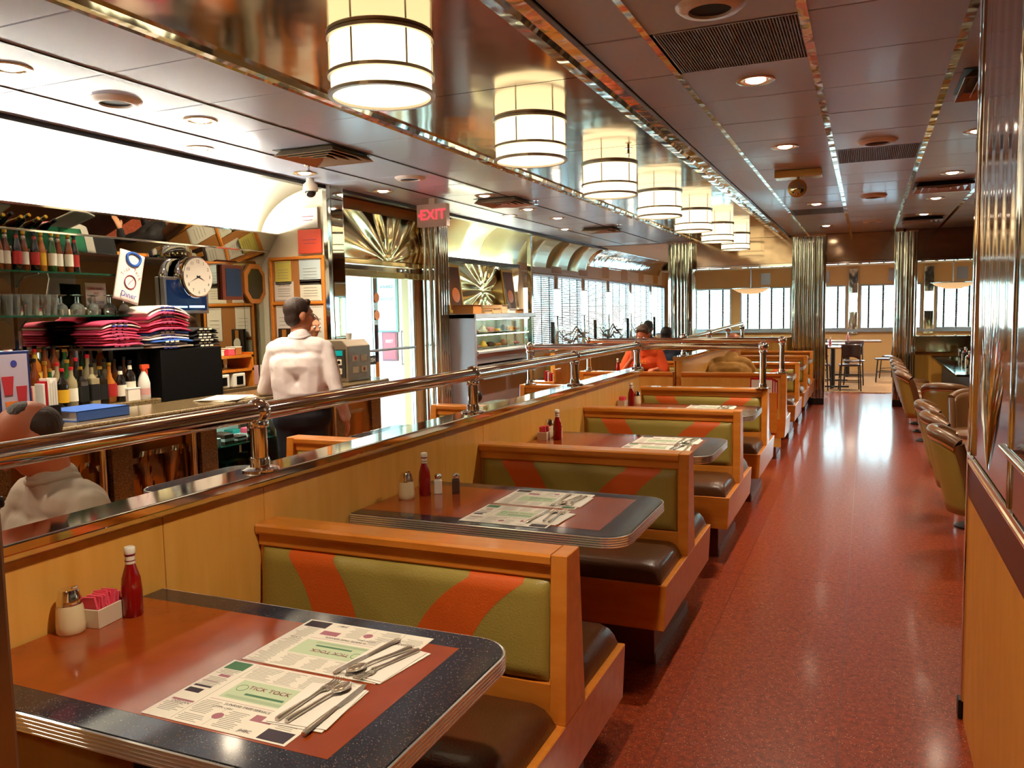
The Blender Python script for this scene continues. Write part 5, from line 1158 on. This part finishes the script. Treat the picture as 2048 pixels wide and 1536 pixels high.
def cutlery():
    z = 0
    f = thing('fork', 'x', 'fork', (0, 0, 0), 0, 'forks on the napkins'); m = MB()
    m.tube([(0, -.085, .003), (0, -.075, .0035), (0, -.04, .004), (0, 0, .0045), (0, .03, .006), (0, .042, .005)], [.005, .0058, .0042, .0028, .003, .006], 8)
    obj('handle', m, silver, f, smooth=True)
    m = MB(); m.grid(lambda u, v: ((u-.5)*(.020 if v > .3 else .012+.02*v), .038+.02*v, .005-.004*sin(v*PI)), 4, 4)
    obj('neck', m, silver, f, smooth=True, solid=.0012); m = MB()
    for k in range(4): x = -.0082+k*.00547; m.tube([(x, .056, .0045), (x, .070, .003), (x, .085, .005), (x, .092, .0075)], [.0017, .0015, .0013, .0006], 6)
    obj('tines', m, silver, f, smooth=True)
    s_ = thing('spoon', 'x', 'spoon', (0, 0, 0), 0, 'spoons on the napkins')
    obj('handle', MB().tube([(0, -.08, .003), (0, -.07, .004), (0, -.03, .005), (0, .02, .007), (0, .04, .006)], [.0048, .0055, .0038, .0026, .003], 8), silver, s_, smooth=True)
    obj('bowl', MB().grid(lambda u, v: (.0165*sin(PI*v)**.7*(2*u-1), .034+.052*v, .008-.006*sin(PI*v)*(1-(2*u-1)**2)), 8, 12), silver, s_, smooth=True, solid=.001)
    k = thing('knife', 'x', 'knife', (0, 0, 0), 0, 'knives on the napkins')
    obj('handle', MB().tube([(0, -.10, .003), (0, -.09, .004), (0, -.04, .0045), (0, 0, .004)], [.005, .0068, .006, .0045], 8).xf(Matrix.Diagonal((1, 1, .6, 1))), silver, k, smooth=True)
    obj('blade', MB().prism([(-.004, 0), (.006, 0), (.0085, .03), (.008, .08), (.003, .098), (-.004, .095)], .0012, .0026), silver, k); return f, s_, k
fk, spn, knf = cutlery(); first = [True]
def setting(cx, cy, ang, lab_, swap=1):
    """napkin with fork, spoon and knife. ang: direction the tines point"""
    n_ = thing('paper_napkin', 'folded pale napkin under the cutlery '+lab_, 'napkin', (cx, cy, TZ+.0015), 0, 'folded napkins')
    R = Matrix.Translation((cx, cy, TZ+.0016)) @ Matrix.Rotation(ang, 4, 'Z')
    obj('layer', MB().box(-.062, .062, -.085, .078, 0, .0012).xf(R), napk, n_); obj('layer', MB().box(-.058, .062, -.080, .074, .0013, .0026).xf(R @ Matrix.Rotation(.05, 4, 'Z')), napk, n_)
    for o, nm, dx, dy, da in ((fk, 'fork', -.024, .006, -.12), (spn, 'spoon', .002, .0, -.20), (knf, 'knife', .042, -.005, -.03)):
        p = R @ Vector((dx*swap, dy, .003))
        q = o if first[0] else dup(o, (0, 0, 0)); q.location = p; q.rotation_euler = (0, 0, ang+da*swap); q['label'] = 'steel %s %s' % (nm, lab_)
    first[0] = False
placemat(-1.205, -.88, 1.045, 1.288, False, 'printed placemat on the near side of the nearest table, lettering upright')
placemat(-1.195, -.865, 1.298, 1.535, True, 'printed placemat on the far side of the nearest table, lettering upside down')
setting(-.915, 1.185, .06, 'on the near side of the nearest table'); setting(-.905, 1.385, PI-.15, 'on the far side of the nearest table', 1)
placemat(-1.29, -.965, 2.485, 2.735, False, 'printed placemat on the near side of the second table'); placemat(-1.285, -.96, 2.765, 3.01, True, 'printed placemat on the far side of the second table')
setting(-1.0, 2.62, -.1, 'on the near side of the second table', -1); setting(-1.01, 2.87, PI, 'on the far side of the second table')
placemat(-1.17, -.84, 4.04, 4.28, False, 'printed placemat on the near side of the third table', 0); placemat(-1.16, -.83, 4.30, 4.54, True, 'printed placemat on the far side of the third table', 0)
setting(-.88, 4.17, .1, 'on the near side of the third table'); setting(-.87, 4.40, PI, 'on the far side of the third table')
placemat(-1.2, -.87, 5.66, 5.90, False, 'printed placemat on the near side of the fourth table', 0); placemat(-1.2, -.87, 5.92, 6.16, True, 'printed placemat on the far side of the fourth table', 0)
setting(-.92, 5.78, .1, 'on the near side of the fourth table'); setting(-.92, 6.02, PI, 'on the far side of the fourth table')
# menus and pockets
t = thing('menu_pocket', 'orange wood menu pocket on the plain booth back beyond the passage', 'menu holder', (-.9, 8.25, .26)); obj('box', MB().box(-1.04, -.78, 8.215, 8.27, .27, .66), wood2, t, bevel=.003)
for k in range(3): o = obj('menu', MB().box(-1.02+.02*k, -.82+.02*k, 8.222+.014*k, 8.232+.014*k, .45, .80-.012*k), paper, None); tag(o, 'menu with red edge standing in the pocket, %s from the front' % ORD[k], 'menu', 'menus in the pocket'); obj('red_edge', MB().box(-1.024+.02*k, -.816+.02*k, 8.221+.014*k, 8.233+.014*k, .785-.012*k, .803-.012*k).box(-1.028+.02*k, -1.018+.02*k, 8.221+.014*k, 8.233+.014*k, .5, .8-.012*k).box(-.824+.02*k, -.814+.02*k, 8.221+.014*k, 8.233+.014*k, .5, .8-.012*k), red, o)
t = thing('menu_bin', 'orange wood bin with red menus at the left end of the cross rail', 'menu holder', (-2.95, 7.4, 0)); obj('box', MB().box(-3.05, -2.78, 7.45, 7.62, .0, .80), wood2, t, bevel=.004); obj('divider', MB().box(-2.79, -2.765, 7.45, 7.62, .80, .92), wood2, t)
for k in range(4): o = obj('menu', MB().box(-2.90+.028*k, -2.885+.028*k, 7.5, 7.58, .80, .90-.01*k), red if k % 2 == 0 else label_w, None); tag(o, '%s menu standing in the orange wood bin, %s from the left' % ('red' if k % 2 == 0 else 'white', ORD[k]), 'menu', 'menus in the bin'); obj('spine', MB().box(-2.901+.028*k, -2.899+.028*k, 7.499, 7.581, .80, .90-.01*k), ink_r, o)
for k, (x, y) in enumerate(((-1.95, 5.82), (-2.0, 5.9), (-1.93, 6.0))):
    o = thing('water_glass', 'clear water glass %s' % ['nearest the divider on the counter side table', 'in the middle of the counter side table', 'beside the ketchup on the counter side table'][k], 'glass', (x, y, TZ), 0, 'glasses on the counter side table'); obj('cup', MB().lathe([(.024, 0), (.024, .008), (.033, .13), (.031, .13), (.022, .012)], (x, y, TZ), 16, cap=False), gm, o, smooth=True); obj('base', MB().lathe([(.023, .0), (.023, .01)], (x, y, TZ), 14), gm, o)

# ================================================================== STOOLS, DINER COUNTER, FAR ROOM
def arm_stool():
    t = thing('swivel_armchair', 'x', 'chair', (0, 0, 0), 0, 'green and brown barrel stools along the diner counter')
    # built facing +x; back toward -x; open barrel
    def sh(r, t0, t1, z0, z1, lean, m, name, thick):
        def P(u, v):
            a = t0+(t1-t0)*u; k = r*(1-.16*(1-v)); top = z1-.05*abs(2*u-1)**3
            return (-k*cos(a)-lean*v, k*sin(a), z0+(top-z0)*v)
        return obj(name, MB().grid(P, 20, 8), m, t, smooth=True, solid=thick)
    A = math.radians(62)
    sh(.23, -A, A, .27, .72, .07, green, 'back_shell', .025)
    sh(.205, -A, A, .36, .74, .06, brown2, 'back_pad', .03)
    rim = []
    for k in range(21): a = -A+2*A*k/20; rim.append((-.222*cos(a)-.066, .222*sin(a), .735-.05*abs(2*k/20-1)**3))
    obj('top_roll', MB().tube(rim, .035, 12), brown2, t, smooth=True); obj('piping', MB().tube([(p[0]-.02, p[1]*1.08, p[2]-.035) for p in rim], .006, 6), pipe_m, t, smooth=True)
    for sg in (-1, 1):
        e = rim[0] if sg < 0 else rim[-1]; k = .23*.84
        obj('side_edge', MB().tube([e, ((e[0]-k*cos(A)+.03)/2, sg*(abs(e[1])+k*sin(A))/2, .50), (-k*cos(A)+.01, sg*k*sin(A), .29)], .032, 12), brown2, t, smooth=True)
    obj('seat', MB().lathe([(.16, .36), (.195, .38), (.20, .42), (.17, .45), (.001, .46)], n=28), brown2, t, smooth=True); obj('seat_piping', MB().tube([(.2*cos(a), .2*sin(a), .385) for a in [k*PI/14 for k in range(28)]], .006, 6, closed=True), pipe_m, t, smooth=True)
    obj('pedestal', MB().lathe([(.035, .03), (.035, .36)], n=16), chrome, t, smooth=True); obj('base', MB().lathe([(.10, 0), (.10, .01), (.08, .02), (.035, .03)], n=28), darkmetal, t, smooth=True); return t
st = arm_stool()
ST = [(.66, 5.40, 0, 'nearest green and brown barrel stool, its back toward the aisle'), (.66, 6.10, 0, 'second barrel stool with its back toward the aisle'), (.66, 6.80, 0, 'third barrel stool with its back toward the aisle'),
      (.84, 7.60, -1.75, 'brown barrel stool turned to show its dark inner back'), (.76, 8.60, 1.15, 'barrel stool turned sideways beyond the dark brown one'),
      (.62, 9.9, 0, 'barrel stool by the near end of the diner counter'), (.62, 10.6, 0, 'second barrel stool in the far row by the diner counter'), (.62, 11.3, 0, 'third barrel stool in the far row by the diner counter'), (.62, 12.0, 0, 'fourth barrel stool in the far row by the diner counter'), (.62, 12.7, 0, 'farthest barrel stool by the doorway column')]
for i, (x, y, r, l) in enumerate(ST):
    o = st if i == 0 else dup(st, (0, 0, 0)); o.location = (x, y, 0); o.rotation_euler = (0, 0, r); o['label'] = l
t = thing('diner_counter', 'dark glossy diner counter with condiments along it, right of the aisle', 'counter', (1.3, 11, 0))
obj('countertop', MB().box(.86, 1.75, 9.5, 13.1, .735, .76), mat('glossy_black_top', '#14110f', .06, coat=.6), t, bevel=.006); obj('body', MB().box(1.0, 1.7, 9.6, 13.1, .02, .735), mat('dark_counter_front', '#2a1c12', .4), t); obj('edge_band', MB().box(.852, .862, 9.5, 13.1, .73, .758), chrome, t)
t = thing('side_counter', 'brown side counter behind the near barrel stools', 'counter', (1.5, 6.5, 0)); obj('countertop', MB().box(1.3, 1.9, 4.6, 8.6, .735, .76), blackp, t, bevel=.006); obj('body', MB().box(1.4, 1.85, 4.7, 8.5, .02, .735), mat('dark_counter_front'), t)
for k in range(9):
    y = 9.9+k*.35; x = 1.06+.02*k
    if k % 3 == 0: o = dup(kb, (x, y, .76), label='ketchup bottle on the diner counter, %s in the line of condiments' % ORD[k])
    elif k % 3 == 1: o = dup(sp_, (x, y, .76), label='sugar pourer on the diner counter, %s in the line of condiments' % ORD[k])
    else:
        o = thing('napkin_dispenser', 'chrome napkin dispenser on the diner counter, %s in the line' % ORD[k], 'dispenser', (x, y, .76), 0, 'napkin dispensers on the diner counter'); obj('body', MB().box(x-.05, x+.05, y-.035, y+.035, .76, .88), chrome, o, bevel=.008); obj('napkins', MB().box(x-.052, x-.048, y-.025, y+.025, .78, .86), white, o)
def bistro_table(x, y, w, d, l):
    t = thing('dining_table', l, 'table', (x, y, 0), 0, 'tables in the far room'); obj('tabletop', MB().box(x-w/2, x+w/2, y-d/2, y+d/2, .73, .76), mat('white_tabletop', '#d8dce4', .15, coat=.4), t, bevel=.005); obj('edge_band', MB().box(x-w/2-.004, x+w/2+.004, y-d/2-.004, y+d/2+.004, .728, .752), chrome, t)
    obj('pedestal', MB().lathe([(.04, .03), (.04, .728)], (x, y, 0), 14), darkmetal, t); obj('foot', MB().box(x-.28, x+.28, y-.03, y+.03, 0.008, .035).box(x-.03, x+.03, y-.28, y+.28, 0.008, .035), darkmetal, t)
bistro_table(-.55, 16.1, .9, .7, 'nearest table in the far room, beyond the doorway'); bistro_table(-.6, 17.5, 1.0, .7, 'second table in the far room'); bistro_table(-.35, 18.9, 1.3, .7, 'table under the far windows with ketchup on it'); bistro_table(1.9, 17.0, 1.2, .7, 'table right of the doorway behind the glass'); bistro_table(-2.0, 16.8, 1.2, .7, 'table left of the doorway behind the glass screen')
for i, (x, y, l) in enumerate(((-.35, 18.8, 'ketchup bottle on the table under the far windows'), (-.6, 16.1, 'ketchup bottle on the nearest far room table'), (1.5, 17.0, 'ketchup bottle on the table right of the doorway'), (-1.7, 16.8, 'ketchup bottle behind the glass screen'))): dup(kb, (x, y, .76), label=l)
ch = thing('bistro_chair', 'x', 'chair', (0, 0, 0), 0, 'bistro chairs in the far room')
bw = mat('dark_cherry_wood', '#3a1410', .3, coat=.3)
obj('seat', MB().lathe([(.17, .43), (.19, .44), (.19, .455), (.17, .465)], n=24), bw, ch, smooth=True)
for sx in (-1, 1):
    obj('leg', MB().tube([(.17*sx, .16, .0), (.15*sx, .13, .43)], .011, 8), darkmetal, ch); obj('leg', MB().tube([(.17*sx, -.19, .0), (.15*sx, -.15, .43), (.14*sx, -.19, .80)], .011, 8), darkmetal, ch)
obj('stretcher', MB().tube([(.162*sx_, .15, .16) for sx_ in (-1, 1)], .007, 6).tube([(.162*sx_, -.17, .16) for sx_ in (-1, 1)], .007, 6).tube([(-.163, .15, .2), (-.163, -.17, .2)], .007, 6).tube([(.163, .15, .2), (.163, -.17, .2)], .007, 6), darkmetal, ch)
obj('backrest', MB().grid(lambda u, v: (.17*(2*u-1)*(.75+.25*v), -.19-.03*(1-(2*u-1)**2), .60+.22*v-.05*(2*u-1)**2*(1-v)), 10, 6), bw, ch, smooth=True, solid=.014)
CH = [(-.25, 15.55, .1, 'bistro chair nearest the doorway, back toward the aisle'), (-.75, 15.55, -.1, 'bistro chair left of the nearest one, beside the column'), (-.2, 16.7, PI, 'bistro chair on the far side of the nearest far room table'), (.35, 17.4, PI/2, 'bistro chair at the side of the second far room table'),
      (.5, 18.3, 2.4, 'bistro chair turned sideways under the far windows'), (-.9, 18.3, 0, 'bistro chair before the table under the far windows'), (1.7, 16.4, 0, 'bistro chair right of the doorway'), (-2.0, 16.2, 0, 'bistro chair behind the glass screen')]
for i, (x, y, r, l) in enumerate(CH):
    o = ch if i == 0 else dup(ch, (0, 0, 0)); o.location = (x, y, .006); o.rotation_euler = (0, 0, r); o['label'] = l
# window side booths at the left
wb = booth('x', x0=-4.58, x1=-3.62); wb['group'] = 'booths along the left windows'
for i, y in enumerate((11.9, 13.5, 15.1, 16.7, 18.3)):
    l = 'green and rust booth along the left windows, %s from the pastry case' % ORD[i]
    if i == 0: wb.location = (0, y, 0); wb['label'] = l
    else: dup(wb, (0, y, 0), label=l)
    dup(t0, (-2.85, y+.8, 0), label='table by the left windows, %s from the pastry case' % ORD[i], group='tables along the left windows')

# ================================================================== PEOPLE
def cap_(m, a, b, ra, rb=None, n=12):
    """closed tapered capsule"""
    rb = ra if rb is None else rb; a, b = Vector(a), Vector(b); d = b-a; L = d.length
    if L < 1e-5: m.ball(a, ra, n, 8); return
    d.normalize(); pts = []; R = []
    for k in range(5): t = PI/2*k/4; pts.append(a-d*ra*cos(t)*.999); R.append(max(ra*sin(t), ra*.05))
    for k in range(5): t = PI/2*k/4; pts.append(b+d*rb*sin(t)*.999); R.append(max(rb*cos(t), rb*.05))
    m.tube(pts, R, n)
def hand_(m, w, d, pn, sd, curl=.5):
    """w wrist, d pointing direction, pn back-of-hand normal, sd: side the thumb is on (+1/-1)"""
    d = Vector(d).normalized(); pn = Vector(pn); pn = (pn-d*pn.dot(d)).normalized(); s_ = d.cross(pn)*sd; w = Vector(w)
    for q in (-.026, -.009, .009, .026): cap_(m, w+d*.015+s_*q*.7, w+d*.078+s_*q, .0135, .0115, 8)
    for q, L in ((-.031, .055), (-.0105, .070), (.0105, .076), (.031, .068)):
        a = w+d*.082+s_*q; b = a+(d*cos(curl*.5)-pn*sin(curl*.5))*L*.5; c = b+(d*cos(curl*1.3)-pn*sin(curl*1.3))*L*.5
        cap_(m, a, b, .0092, .0082, 8); cap_(m, b, c, .0082, .0068, 8)
    a = w+d*.025+s_*.028; b = a+(d*.6+s_*.7).normalized()*.04; c = b+(d*.85+s_*.3-pn*.3).normalized()*.032
    cap_(m, a, b, .0125, .0105, 8); cap_(m, b, c, .0105, .0085, 8)
def blob(name, m, mt, parent=None, vox=.010, it=5):
    o = obj(name, m, mt, parent, smooth=True)
    r = o.modifiers.new('r', 'REMESH'); r.mode = 'VOXEL'; r.voxel_size = vox; r.use_smooth_shade = True
    if it: q = o.modifiers.new('q', 'SMOOTH'); q.iterations = it; q.factor = .5
    return o
def person(label, loc, rz, k, skin_m, shirt_m, pants_m, hip, chest, arms, knees, head_yaw=0, head_nod=0, head_off=(0, 0, 0), hair=None, hair_kind='short', sleeve='long', beard=None, fat=0, vox=.009, collar=None):
    """all joints in local coordinates (x right, y forward, z up) for a 1.7 m figure; k scales it"""
    W = Matrix.Translation(loc) @ Matrix.Rotation(rz, 4, 'Z') @ Matrix.Scale(k, 4)
    hip, chest = Vector(hip), Vector(chest); up = (chest-hip).normalized(); neck = chest+up*.19; hc = neck+up*.045+Vector((0, .02, .118))+Vector(head_off)
    Hm = Matrix.Translation(hc) @ Matrix.Rotation(head_yaw, 4, 'Z') @ Matrix.Rotation(-head_nod, 4, 'X')
    def torso(m, e):
        f = fat
        cap_(m, hip+Vector((-.075, 0, 0)), hip+Vector((.075, 0, 0)), .108+e+f*.6)
        wst = hip.lerp(chest, .45)+Vector((0, f*.5, 0)); cap_(m, wst+Vector((-.06-f, 0, 0)), wst+Vector((.06+f, 0, 0)), .100+e+f)
        cap_(m, chest+Vector((-.085, 0, 0)), chest+Vector((.085, 0, 0)), .110+e+f*.4); sh = chest+up*.115
        cap_(m, sh+Vector((-.125, 0, 0)), sh+Vector((.125, 0, 0)), .070+e)
        for sx in (-1, 1): cap_(m, hip+Vector((sx*.07, 0, 0)), chest+Vector((sx*(.09+f*.4), 0, 0)), .098+e+f*.5, .108+e+f*.3)
        cap_(m, sh, neck, .085+e, .062+e)
    sh = chest+up*.115; S_ = {sx: sh+Vector((sx*.175, 0, 0)) for sx in (-1, 1)}
    m = MB(); torso(m, 0)
    cap_(m, neck-up*.02, hc+(Hm.to_3x3() @ Vector((0, -.015, -.06))), .058, .055)
    for sx in (-1, 1):
        e_, w_ = Vector(arms[sx][0]), Vector(arms[sx][1]); cap_(m, S_[sx], e_, .050, .038); cap_(m, e_, w_, .038, .026)
        hd = Vector(arms[sx][2]) if len(arms[sx]) > 2 else (w_-e_); hand_(m, w_, hd, arms[sx][3] if len(arms[sx]) > 3 else (0, 0, 1), -sx)
        kn, an = Vector(knees[sx][0]), Vector(knees[sx][1]); hj = hip+Vector((sx*.085, 0, -.02)); cap_(m, hj, kn, .085, .058); cap_(m, kn, an, .055, .038); cap_(m, an+Vector((0, -.03, -.035)), an+Vector((0, .13, -.05)), .036, .03)
    h = MB()
    h.ball((0, -.012, .030), (.074, .094, .090), 18, 12); h.ball((0, .022, -.038), (.057, .066, .072), 16, 10); h.ball((0, .052, -.094), (.030, .027, .024), 10, 8)
    cap_(h, (-.03, .074, .028), (.03, .074, .028), .014); cap_(h, (0, .084, .018), (0, .104, -.024), .009, .014); h.ball((.014, .092, -.028), .010); h.ball((-.014, .092, -.028), .010)
    cap_(h, (-.019, .078, -.060), (.019, .078, -.060), .0085); cap_(h, (-.014, .076, -.070), (.014, .076, -.070), .009)
    for sx in (-1, 1): h.ball((sx*.038, .052, -.022), (.026, .028, .028)); h.ball((sx*.078, -.008, -.006), (.010, .022, .034), 10, 8)
    h.xf(Hm); m.add(h.v, h.f); m.xf(W)
    body = blob('person', m, skin_m, None, vox, 3); tag(body, label, 'person')
    for sx in (-1, 1):
        e_ = MB().ball((0, 0, 0), .0125, 12, 8).xf(W @ Hm @ Matrix.Translation((sx*.031, .0805, .006))); ey = obj('eye', e_, white, body, smooth=True)
        obj('iris', MB().ball((0, 0, 0), .0065, 10, 6).xf(W @ Hm @ Matrix.Translation((sx*.031, .0895, .006))), hair_k, ey, smooth=True)
    c = MB(); torso(c, .019)
    for sx in (-1, 1):
        e_, w_ = Vector(arms[sx][0]), Vector(arms[sx][1])
        if sleeve == 'long': cap_(c, S_[sx], e_, .066, .052); cap_(c, e_, e_.lerp(w_, .92), .052, .038)
        else: cap_(c, S_[sx], S_[sx].lerp(e_, .72), .068, .064)
    c.xf(W); sh_o = blob('shirt', c, shirt_m, body, vox, 4)
    dsp = sh_o.modifiers.new('d', 'DISPLACE'); tx = bpy.data.textures.new('cloth_folds', 'CLOUDS'); tx.noise_scale = .09; dsp.texture = tx; dsp.strength = .014; dsp.mid_level = .5; dsp.texture_coords = 'LOCAL'
    if collar:
        q = MB().tube([tuple(W @ (neck+up*(.0)+Vector((.066*cos(a), .066*sin(a), .012+.008*cos(a*2))))) for a in [i*PI/12 for i in range(24)]], .016*k, 8, closed=True); obj('collar', q, collar, sh_o, smooth=True)
    p = MB(); cap_(p, hip+Vector((-.078, 0, -.005)), hip+Vector((.078, 0, -.005)), .139+fat*.5)
    for sx in (-1, 1):
        kn, an = Vector(knees[sx][0]), Vector(knees[sx][1]); hj = hip+Vector((sx*.085, 0, -.02)); cap_(p, hj, kn, .102, .075); cap_(p, kn, an+Vector((0, 0, .03)), .073, .062)
    p.xf(W); blob('trousers', p, pants_m, body, .012, 4)
    for sx in (-1, 1):
        an = Vector(knees[sx][1]); q = MB(); cap_(q, an+Vector((0, -.04, -.035)), an+Vector((0, .15, -.05)), .046, .038); q.xf(W); obj('shoe', q, blackp, body, smooth=True)
    if hair:
        g = MB()
        if hair_kind == 'short': g.ball((0, -.024, .046), (.0835, .096, .088), 18, 12); g.ball((0, -.052, -.014), (.074, .058, .066), 14, 10); cap_(g, (-.035, .045, .090), (.035, .045, .095), .024)
        if hair_kind == 'bald': g.ball((0, -.045, -.002), (.082, .072, .062), 16, 10)
        if hair_kind == 'patch': g.ball((0, -.042, .020), (.0815, .072, .066), 16, 10); g.ball((0, -.02, .075), (.058, .060, .046), 14, 8)
        if hair_kind == 'long': g.ball((0, -.022, .044), (.086, .097, .088), 18, 12); cap_(g, (-.055, -.055, .0), (-.06, -.06, -.17), .045, .04); cap_(g, (.055, -.055, .0), (.06, -.06, -.17), .045, .04); cap_(g, (0, -.08, .0), (0, -.08, -.2), .05, .045)
        g.xf(W @ Hm); blob('hair', g, hair, body, .007, 2)
    if beard:
        g = MB(); g.ball((0, .056, -.088), (.052, .040, .048), 14, 10); cap_(g, (-.03, .085, -.048), (.03, .085, -.048), .011); cap_(g, (0, .06, -.11), (0, .055, -.17), .035, .015); g.xf(W @ Hm); blob('beard', g, beard, body, .007, 2)
    return body, W, Hm
stand = {-1: ((-.10, .01, .49), (-.11, -.01, .08)), 1: ((.10, .02, .49), (.11, .0, .08))}
def sitk(z=.53): return {-1: ((-.11, .42, z), (-.11, .44, .08)), 1: ((.11, .42, z), (.11, .44, .08))}
cw = mat('white_shirt_cloth', '#e9dcdc', .8); dk = mat('black_trousers', '#15121a', .8)
B, W_m, Hm = person('man in a white shirt and black trousers standing with his back turned before the counter', (-3.335, 4.27, 0), math.radians(22), .915, skin, cw, dk, (0, 0, .93), (0, .02, 1.27),
    {-1: ((-.29, .10, 1.10), (-.22, .33, 1.02), (.3, 1, .1), (0, 0, 1)), 1: ((.27, -.06, 1.10), (.29, .10, .88), (.1, .5, -1), (1, 0, 0))}, stand, head_yaw=math.radians(-52), hair=hair_b, vox=.008, collar=cw, sleeve='long')
belt = MB().tube([tuple(W_m @ Vector((.212*cos(a), .134*sin(a), .985))) for a in [i*PI/14 for i in range(28)]], .014, 8, closed=True); obj('belt', belt, blackp, B, smooth=True)
person('woman with brown hair and dark top behind the card terminal at the counter end', (-4.23, 5.57, 0), math.radians(-118), .87, skin, mat('dark_top', '#1c1416', .8), dk, (0, 0, .93), (0, .0, 1.25),
    {-1: ((-.24, .05, 1.02), (-.20, .22, 1.12), (.2, 1, .2)), 1: ((.24, .05, 1.02), (.20, .22, 1.12), (-.2, 1, .2))}, stand, head_yaw=math.radians(18), head_nod=math.radians(8), hair=mat('brown_hair', '#4a2616', .5), hair_kind='long', vox=.009)
gs = mat('grey_tshirt', '#a89888', .85)
B, W_m, Hm = person('balding man in a grey T-shirt bowed over his table left of the divider', (-2.25, 1.80, -.04), math.radians(170), .95, skin_r, gs, dk, (0, 0, .56), (0, .07, .90),
    {-1: ((-.27, .22, .72), (-.16, .44, .86), (.5, 1, 0), (0, 0, 1)), 1: ((.29, .20, .72), (.18, .46, .86), (-.5, 1, 0), (0, 0, 1))}, sitk(), head_yaw=math.radians(-22), head_nod=math.radians(34), head_off=(.0, .03, -.02), hair=hair_b, hair_kind='patch', sleeve='short', fat=.035, vox=.007, collar=gs)
m = MB().text('CAPE COD', .05, W_m @ Matrix.Translation((0, .275, .93)) @ Matrix.Rotation(PI, 4, 'Z') @ Matrix.Rotation(PI/2-.25, 4, 'X')); obj('shirt_lettering', m, ink_p, B)
os_ = mat('orange_tshirt', '#e0521c', .8)
B, W_m, Hm = person('man with a grey beard in an orange T-shirt seated facing the camera beyond the rails', (-2.40, 9.62, -.02), math.radians(180), .96, skin_r, os_, dk, (0, 0, .56), (0, .10, .92),
    {-1: ((-.30, .22, .74), (-.22, .40, .86), (.5, 1, 0), (0, 0, 1)), 1: ((.30, .20, .74), (.10, .34, .98), (-.3, .2, 1), (0, -1, 0))}, sitk(), head_nod=math.radians(22), head_off=(0, .04, -.01), hair=mat('brown_grey_hair', '#4c3428', .6), hair_kind='short', sleeve='short', beard=hair_g, fat=.02, vox=.009)
obj('shirt_lettering', MB().text('HILL', .06, W_m @ Matrix.Translation((0, .255, .93)) @ Matrix.Rotation(PI, 4, 'Z') @ Matrix.Rotation(PI/2-.25, 4, 'X')), ly, B)
person('man with black hair behind the man in orange, seen over his shoulder', (-2.40, 10.55, -.04), 0, .93, skin, mat('dark_blue_shirt', '#20283c', .8), dk, (0, 0, .56), (0, .06, .92), {-1: ((-.26, .2, .74), (-.2, .44, .84)), 1: ((.26, .2, .74), (.2, .44, .84))}, sitk(), hair=hair_k, vox=.011)
person('grey-haired person farther back by the left windows', (-3.12, 12.55, -.04), 0, .95, skin, mat('slate_shirt', '#5a6674', .8), dk, (0, 0, .56), (0, .02, .95), {-1: ((-.26, .2, .74), (-.2, .44, .84)), 1: ((.26, .2, .74), (.2, .44, .84))}, sitk(), hair=mat('grey_hair', '#6a6460', .6), vox=.012)
person('bald man in an olive shirt leaning over his table, back toward the camera', (-1.33, 8.63, -.05), math.radians(-6), .97, skin_r, mat('olive_shirt', '#a8752c', .8), dk, (0, 0, .56), (0, .16, .87), {-1: ((-.30, .30, .74), (-.18, .50, .86), (.5, 1, 0)), 1: ((.30, .30, .74), (.18, .50, .86), (-.5, 1, 0))}, sitk(), head_nod=math.radians(20), head_off=(0, .05, -.01), hair=hair_g, hair_kind='bald', fat=.035, vox=.010)
